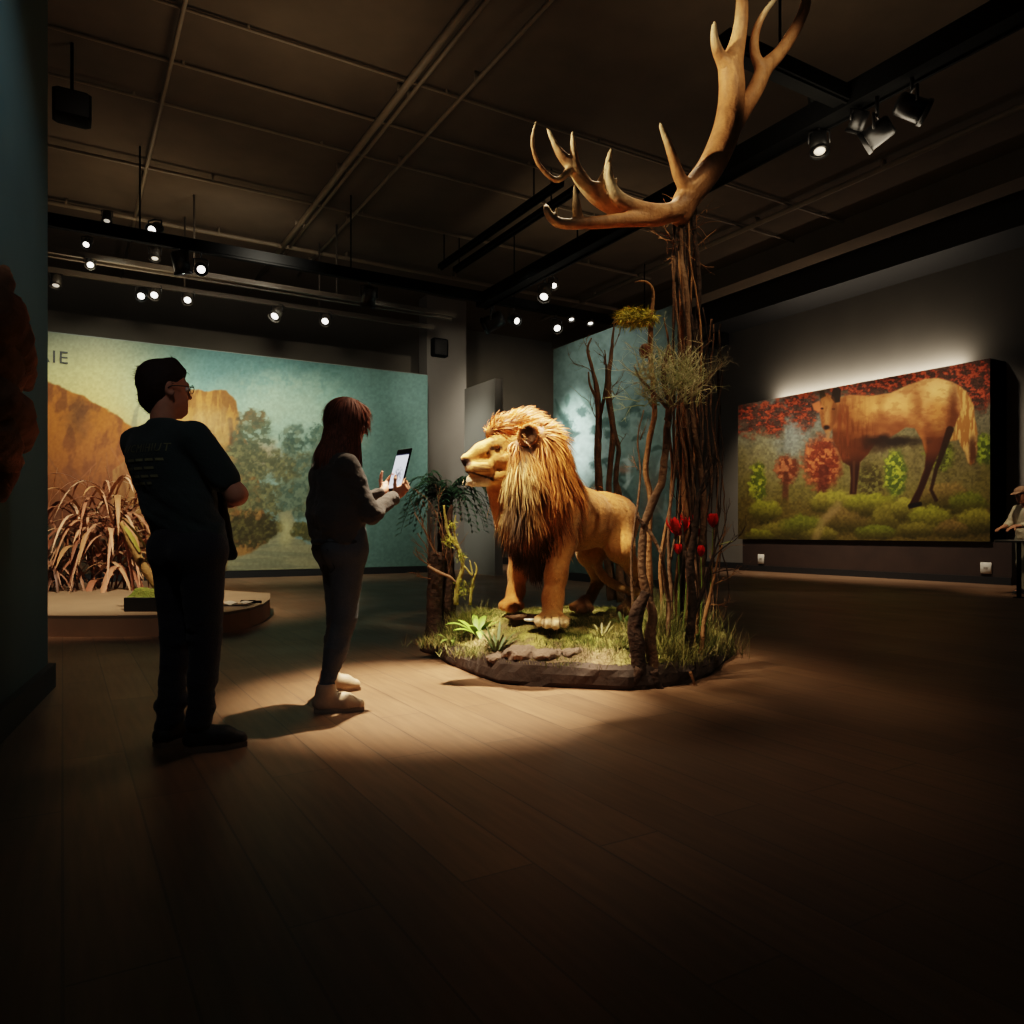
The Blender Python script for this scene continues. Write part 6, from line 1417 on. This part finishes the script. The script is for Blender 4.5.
# ================================================================= low round-cornered stage on the left
SP = [WZ(px, py, 0)[:2] for px, py in ((20, 637), (90, 637), (150, 636.5), (200, 635), (230, 632), (250, 627.5), (263, 622), (270, 616), (270, 609))] 
SP += [np.array([-3.6, 10.0]), np.array([-4.4, 10.6]), np.array([-8.5, 10.6]), np.array([-8.5, 8.5]), np.array([-6.4, 7.4])]
M_stage = mat('lightened_riser_paint', S(190, 152, 118), .6, .1, 2, .03, spec=.3)  # riser made paler to offset the shade on its front
stg = empty('display_stage', (-5.0, 8.8, 0), 'low brown stage with a rounded corner in front of the left mural', 'stage')
mb = MB(); mb.prism([tuple(p) for p in SP], .0, .17); o = mb.build('riser', M_stage, stg, smooth=False); bm_fix(o)
cen_ = np.mean(SP, axis=0); mb = MB(); mb.prism([tuple(p) for p in SP], .172, .20); o = mb.build('stage_top', mat('stage_top_paint', S(150, 128, 102), .5, .1, 2, .03, spec=.35), stg, smooth=False); bm_fix(o)
ST_Z = .2
# mossy block with slanting stem
bp_ = WZ(146, 612, ST_Z); blk = empty('moss_block', bp_, 'dark rectangular block topped with green moss on the stage, left of the person in glasses', 'block')
mb = MB(); mb.box(bp_ + V(.03, .22, .07), (.52, .40, .14), bevel=.006); mb.build('plinth', M_base, blk, smooth=False)
gx, gy = np.meshgrid(np.linspace(-.25, .25, 40), np.linspace(-.19, .19, 30), indexing='ij'); ed = np.minimum(sstep(.25, .16, np.abs(gx)), sstep(.19, .12, np.abs(gy))); z = .015 + ed * (.03 + .07 * fbm(gx * 8, gy * 8, seed=211)) + .02 * ed * fbm(gx * 40, gy * 40, seed=212)
P = np.stack([bp_[0] + .03 + gx, bp_[1] + .22 + gy, bp_[2] + .125 + z], -1).reshape(-1, 3); I = np.arange(gx.size).reshape(gx.shape); q = np.stack([I[:-1, :-1], I[1:, :-1], I[1:, 1:], I[:-1, 1:]], -1).reshape(-1, 4)
nn = fbm(gx * 20, gy * 20, seed=213).reshape(-1, 1); quad_mesh('moss_cover', P, q, M_moss, blk, np.asarray(lin((104, 124, 52))) * (1 - nn) * 1.2 + np.asarray(lin((150, 150, 76))) * nn)
stem_ = empty('slanting_trunk', bp_ + V(.05, .2, .15), 'slanting yellow-brown trunk with leaf sheaths rising from the mossy block', 'trunk')
mb = MB(); Q = wig([(*(bp_ + V(.08, .22, .14)), .05), (*W(143, 566, 7.75), .045), (*W(132, 545, 7.8), .035), (*W(121, 523, 7.85), .022)], .01, 8, 220); mb.tube(Q[:, :3], Q[:, 3] * (1 + .12 * (np.arange(len(Q)) % 3 == 0)), 10); mb.build('trunk', mat('sheath_bark', S(146, 112, 58), .8, .3, 14, .5), stem_)
for k, (px, py) in enumerate(((146, 560), (140, 552), (147, 548))):
    mb = MB(); arch(mb, W(px, py, 7.75), 1.2 + k * 1.5, .34, 1.5, .03, np.array(lin((146, 140, 56))), .6); mb.build('leaf', M_leaf, stem_)
# big dried plant with arching straw-pink leaves
gp = WZ(108, 588, ST_Z); gr = empty('dried_plant', gp, 'giant dried plant with arching straw-pink leaves at the back of the stage', 'plant')
rs = np.random.default_rng(41)
for k in range(84):
    mb = MB(); az = rs.uniform(0, 2 * math.pi); L = rs.uniform(.8, 1.5); b0 = gp + V(rs.normal(0, .2), rs.normal(0, .10), rs.uniform(0, 1.05))
    c = lin([(190, 140, 108), (160, 108, 82), (206, 164, 128), (128, 86, 64), (172, 132, 92)][k % 5]); arch(mb, b0, az, L * .85, rs.uniform(.7, 1.6), .036 * rs.uniform(.7, 1.3), np.array(c), rs.uniform(1.0, 2.1), .3, 9, 1.1); mb.build('leaf', M_leaf, gr)
for k in range(46):
    mb = MB(); az = rs.uniform(0, 2 * math.pi); L = rs.uniform(.6, 1.2); b0 = gp + V(rs.normal(0, .28), rs.normal(0, .12), rs.uniform(.5, 1.5)); c = lin([(214, 176, 144), (190, 146, 116), (170, 120, 92)][k % 3]); arch(mb, b0, az, L, rs.uniform(.5, 1.2), .020, np.array(c), rs.uniform(.9, 1.7), .3, 9, 1.15); mb.build('leaf', M_leaf, gr)
for k in range(16):
    mb = MB(); x, y = gp[0] + rs.normal(0, .3), gp[1] + rs.normal(0, .12); h = rs.uniform(.8, 1.9); Q = wig([(x, y, gp[2], .012), (x + rs.normal(0, .1), y, gp[2] + h * .5, .010), (x + rs.normal(0, .25), y, gp[2] + h, .004)], .02, 6, 230 + k); mb.tube(Q[:, :3], Q[:, 3], 6, lin((150, 104, 70))); mb.build('stalk', M_leaf, gr)
# second dried plant further left, cut by the partition
gp2 = WZ(52, 590, ST_Z); gr2 = empty('dried_plant', gp2, 'lower dried plant with arching brown leaves half hidden by the dark partition', 'plant')
for k in range(34):
    mb = MB(); az = rs.uniform(0, 2 * math.pi); L = rs.uniform(.6, 1.15); c = lin([(120, 90, 70), (96, 70, 54), (150, 112, 88)][k % 3]); arch(mb, gp2 + V(rs.normal(0, .15), rs.normal(0, .1), rs.uniform(0, .25)), az, L * .8, rs.uniform(.9, 1.7), .024, np.array(c), rs.uniform(1.0, 2.0), .3, 8, 1.1); mb.build('leaf', M_leaf, gr2)
# open booklet and black rod on the stage
p = WZ(234, 606, ST_Z); bk = empty('open_booklet', p, 'open white booklet lying on the stage beside the trousers of the person in glasses', 'booklet')
Mp = mat('paper', S(206, 198, 180), .7, .05, 20)
mb = MB()
for s in (-1, 1):
    xs = np.linspace(0, .17, 8); top = [p + V(s * x, y, .004 + .03 * math.sin(min(1, x / .17 * 1.3) * 2.4) + .012) for x in xs for y in (-.12, .12)]
    mb.add(top, [(2 * i, 2 * i + 1, 2 * i + 3, 2 * i + 2) for i in range(7)])
mb.build('pages', Mp, bk); mb = MB(); mb.box(p + UP * .004, (.36, .25, .008), bevel=.002); mb.build('cover', mat('booklet_cover', S(150, 140, 124), .6, .05), bk, smooth=False)
p = WZ(247, 604.5, ST_Z); mb = MB(); mb.tube([p + V(-.10, .08, .022), p + V(-.09, .08, .022), p + V(.06, .08, .022), p + V(.07, .08, .022), p + V(.13, .08, .022)], [.012, .02, .02, .014, .014], 12); o = mb.build('torch', M_black); tag(o, 'black stick-shaped torch lying beside the open booklet on the stage', 'torch')

# ================================================================= dark driftwood on the left partition
def lw(px, py, off=.08):
    """point on the right face of the left partition"""
    k = (px - 512) / FPX; P0 = LW + LN * off; t = (k * P0[1] - P0[0]) / (LD[0] - k * LD[1]); P = P0 + LD * t; P[2] = CAM_H + (HOR - py) / FPX * P[1]; return P
M_drift = mat('reddish_driftwood', S(150, 104, 74), .9, .4, 9, 1.0, bscale=22, spec=.2)
dw = empty('wall_driftwood', lw(5, 330, 0), 'dark rugged driftwood with claw-like ends hanging on the left partition, upper piece', 'driftwood')
def dpath(mb, pts, seed):
    Q = wig([(*lw(a, b, o_), r) for a, b, r, o_ in pts], .015, 6, seed); mb.tube(Q[:, :3], Q[:, 3] * (.8 + .5 * fbm(np.arange(len(Q)) * .9, np.zeros(len(Q)), seed=seed)), 10)
mb = MB(); dpath(mb, [(-14, 300, .10, .11), (-4, 320, .11, .12), (8, 345, .10, .12), (18, 368, .07, .11), (27, 386, .03, .10)], 301); dpath(mb, [(-12, 330, .06, .10), (2, 360, .07, .12), (12, 375, .05, .11), (20, 390, .02, .10)], 302); dpath(mb, [(-10, 350, .05, .1), (2, 378, .05, .11), (8, 390, .02, .1)], 303); dpath(mb, [(-8, 310, .06, .1), (0, 285, .05, .1), (4, 268, .02, .1)], 304); mb.build('branch', M_drift, dw)
dw2 = empty('wall_driftwood', lw(5, 430, 0), 'dark rugged driftwood hanging on the left partition, lower shaggy piece', 'driftwood')
mb = MB(); dpath(mb, [(-12, 392, .09, .1), (4, 410, .10, .12), (16, 430, .08, .11), (24, 446, .04, .1)], 305); dpath(mb, [(-8, 420, .08, .1), (4, 446, .07, .11), (10, 470, .05, .1), (4, 500, .02, .1)], 306); dpath(mb, [(-6, 400, .06, .1), (10, 420, .05, .12), (26, 436, .03, .1)], 307); mb.build('branch', M_drift, dw2)

# ================================================================= railing at the right edge
r0 = W(1019, 598, 11.3); rl = empty('railing', (r0[0], r0[1], 0), 'thin dark railing with a pale top rail in front of the visitor in a cap', 'railing')
ra = W(995, 541, 11.3); mb = MB(); mb.tube([ra, ra + V(3.2, -.2, 0)], .022, 10); mb.build('top_rail', mat('rail_metal', S(120, 116, 108), .35, .1, 10, metal=.6), rl)
for k, x in enumerate((0, 1.5)):
    mb = MB(); mb.tube([V(r0[0] + x, r0[1] - .06 * x, 0), V(r0[0] + x, r0[1] - .06 * x, .84)], .032, 10); mb.tube([V(r0[0] + x, r0[1] - .06 * x, 0), V(r0[0] + x, r0[1] - .06 * x, .012)], .08, 14); mb.build('post', M_black, rl)
# ================================================================= camera, light, look
cam = bpy.data.cameras.new('camera'); co = bpy.data.objects.new('camera', cam); COL.objects.link(co)
co.location = (0, 0, CAM_H); co.rotation_euler = (math.pi / 2, 0, 0)
cam.sensor_width = 36; cam.lens = FPX / 1024 * 36; cam.shift_y = (HOR - 512) / 1024; cam.clip_end = 100
bpy.context.scene.camera = co
def spot(name, loc, tgt, power, angle, col=(1, .82, .58), blend=.5, size=.06):
    l = bpy.data.lights.new(name, 'SPOT'); l.energy = power; l.color = col; l.spot_size = math.radians(angle); l.spot_blend = blend; l.shadow_soft_size = size
    o = bpy.data.objects.new(name, l); COL.objects.link(o); o.location = tuple(loc)
    o.rotation_euler = (Vector(tgt) - Vector(loc)).to_track_quat('-Z', 'Y').to_euler(); return o
def area(name, loc, tgt, power, sx, sy, col=(1, .85, .65), spread=180):
    l = bpy.data.lights.new(name, 'AREA'); l.shape = 'RECTANGLE'; l.size = sx; l.size_y = sy; l.energy = power; l.color = col; l.spread = math.radians(spread)
    o = bpy.data.objects.new(name, l); COL.objects.link(o); o.location = tuple(loc)
    o.rotation_euler = (Vector(tgt) - Vector(loc)).to_track_quat('-Z', 'Y').to_euler(); return o
WARM = (1, .80, .60)
def strip(name, c, xdir, aim, power, sx, sy, col):
    l = bpy.data.lights.new(name, 'AREA'); l.shape = 'RECTANGLE'; l.size = sx; l.size_y = sy; l.energy = power; l.color = col
    o = bpy.data.objects.new(name, l); COL.objects.link(o); z = -unit(aim); x = unit(xdir - z * np.dot(xdir, z)); y = np.cross(z, x)
    M = Matrix(((x[0], y[0], z[0], c[0]), (x[1], y[1], z[1], c[1]), (x[2], y[2], z[2], c[2]), (0, 0, 0, 1))); o.matrix_world = M; return o
spot('key_lamp', (-1.5, 3.7, 5.6), (.2, 5.4, 1.0), 1750, 24, WARM, .6)
spot('top_lamp', (.0, 5.7, 5.7), (-.42, 4.7, .2), 4800, 27, (1, .80, .60), .9)
spot('back_lamp', (.7, 6.4, 5.2), (.3, 4.9, .2), 420, 50, (1, .78, .52), .9, .45)
spot('antler_side_fill', (2.3, 2.8, 5.0), (1.75, 5.3, 4.3), 90, 20, (1, .80, .56), .8)  # unseen spot added so the shadowed antler fork shows
spot('visitor_fill', (-.3, -.3, 5.6), (-1.28, 3.95, .95), 75, 22, (.95, .95, 1.0), .9, .3)  # dim unseen fill added behind the camera to lift the two visitors
spot('cap_visitor_fill', (6.4, 10.2, 5.2), (7.9, 11.8, 1.2), 260, 28, (1, .85, .62), .9)  # added spot, brightens the visitor in the cap
spot('partition_fill', (-1.0, 2.8, 5.2), (-2.75, 4.3, 2.2), 90, 40, (.85, .95, 1), 1.0, .2)  # added spot with no visible source, lifts the driftwood and partition
spot('palm_fill', (-.8, 6.9, 5.3), (-.7, 8.1, 1.2), 150, 26, (.9, 1, .85), .9)  # unseen spot added to keep the palm from going black
spot('antler_lamp', (-2.6, 4.0, 4.6), (1.0, 5.2, 3.8), 900, 32, (1, .78, .52), .7)
spot('thicket_fill', (1.9, 3.0, 5.6), (1.15, 5.0, 1.9), 300, 34, (1, .80, .55), .8)  # added spot to lighten the vines and trunks on the right
for q, p in ((1.5, 130), (4.0, 120), (6.3, 40)):
    A = mA + E1 * q - E2 * 3.2; spot('mural_lamp', (A[0], A[1], 5.5), mA + E1 * q + UP * 2.2, p * 3.5, 95, (.97, 1.0, .88), 1.0, .2)
for q, p in ((1.0, 150), (3.0, 170), (5.0, 150)):
    A = pB + E2 * q - E1 * 2.6; spot('picture_lamp', (A[0], A[1], 6.0), pB + E2 * q + UP * 2.0, p * 4.3, 66, (1, .88, .72), 1.0, .2)
A = (pA + pB) / 2 + E1 * .46; strip('picture_halo', V(A[0], A[1], 4.27), E2, UP + E1 * .25, 45, 4.6, .05, (1, .88, .72))
A = mA + E1 * 3.6 - E2 * 4.5; spot('header_fill', (A[0], A[1], 5.45), mA + E1 * 3.8 + E2 * 1.0 + UP * 5.1, 200, 110, (1, .92, .8), 1.0, .3)  # unseen spot added to bring the header out of black
A = CN + E2 * 2.9 - E1 * 2.6; spot('jungle_lamp', (A[0], A[1], 5.4), CN + E2 * 3.0 + UP * 2.9, 900, 28, (.90, 1.0, .95), .9, .1)
A = CN + E2 * 2.0 - E1 * 2.6; spot('jungle_wash', (A[0], A[1], 5.4), CN + E2 * 2.0 + UP * 2.9, 170, 100, (.92, 1.0, .93), 1, .2)
spot('stage_lamp', (-3.4, 6.9, 5.5), (-4.9, 9.3, .5), 1100, 62, (1, .78, .58), .9, .15)
spot('rear_tree_fill', (1.7, 5.4, 5.6), (.95, 7.0, 2.4), 150, 30, (1, .82, .6), .9)  # added so the trees behind the lion are not silhouettes
spot('pillar_fill', (-1.6, 13.6, 4.9), (-1.3, 19.4, 4.3), 380, 46, (1, .95, .84), 1.0, .2)  # extra unseen spot, added to brighten the upper pillar
spot('screen_fill', (-3.4, 14.8, 5.2), (-.8, 18.0, 2.2), 650, 46, (.95, 1, .9), .9, .2)  # unseen spot added to light the left face of the half wall
spot('back_wall_fill', (.5, 18.0, 5.2), (.1, 22.0, 2.4), 420, 110, (1, .92, .78), 1, .3)  # unseen spot added to lighten the far wall
for x, y, p in ((-2.5, 9.0, 11), (3.5, 8.0, 13), (1.5, 14, 10), (-6.5, 13.0, 14)): area('ceiling_fill', (x, y, 4.9), (x, y, 7), p, 2.0, .6, (1, .84, .62))  # unseen area lights added below the tracks to lift the ceiling
w = bpy.data.worlds.new('World'); bpy.context.scene.world = w; w.use_nodes = True
w.node_tree.nodes['Background'].inputs['Color'].default_value = (.010, .009, .0075, 1); w.node_tree.nodes['Background'].inputs['Strength'].default_value = 1.2
sc = bpy.context.scene
sc.view_settings.view_transform = 'Filmic'; sc.view_settings.look = 'Medium High Contrast'; sc.view_settings.exposure = 0.62
sc.cycles.use_denoising = True; sc.cycles.max_bounces = 5; sc.cycles.diffuse_bounces = 3; sc.cycles.sample_clamp_indirect = 3.0
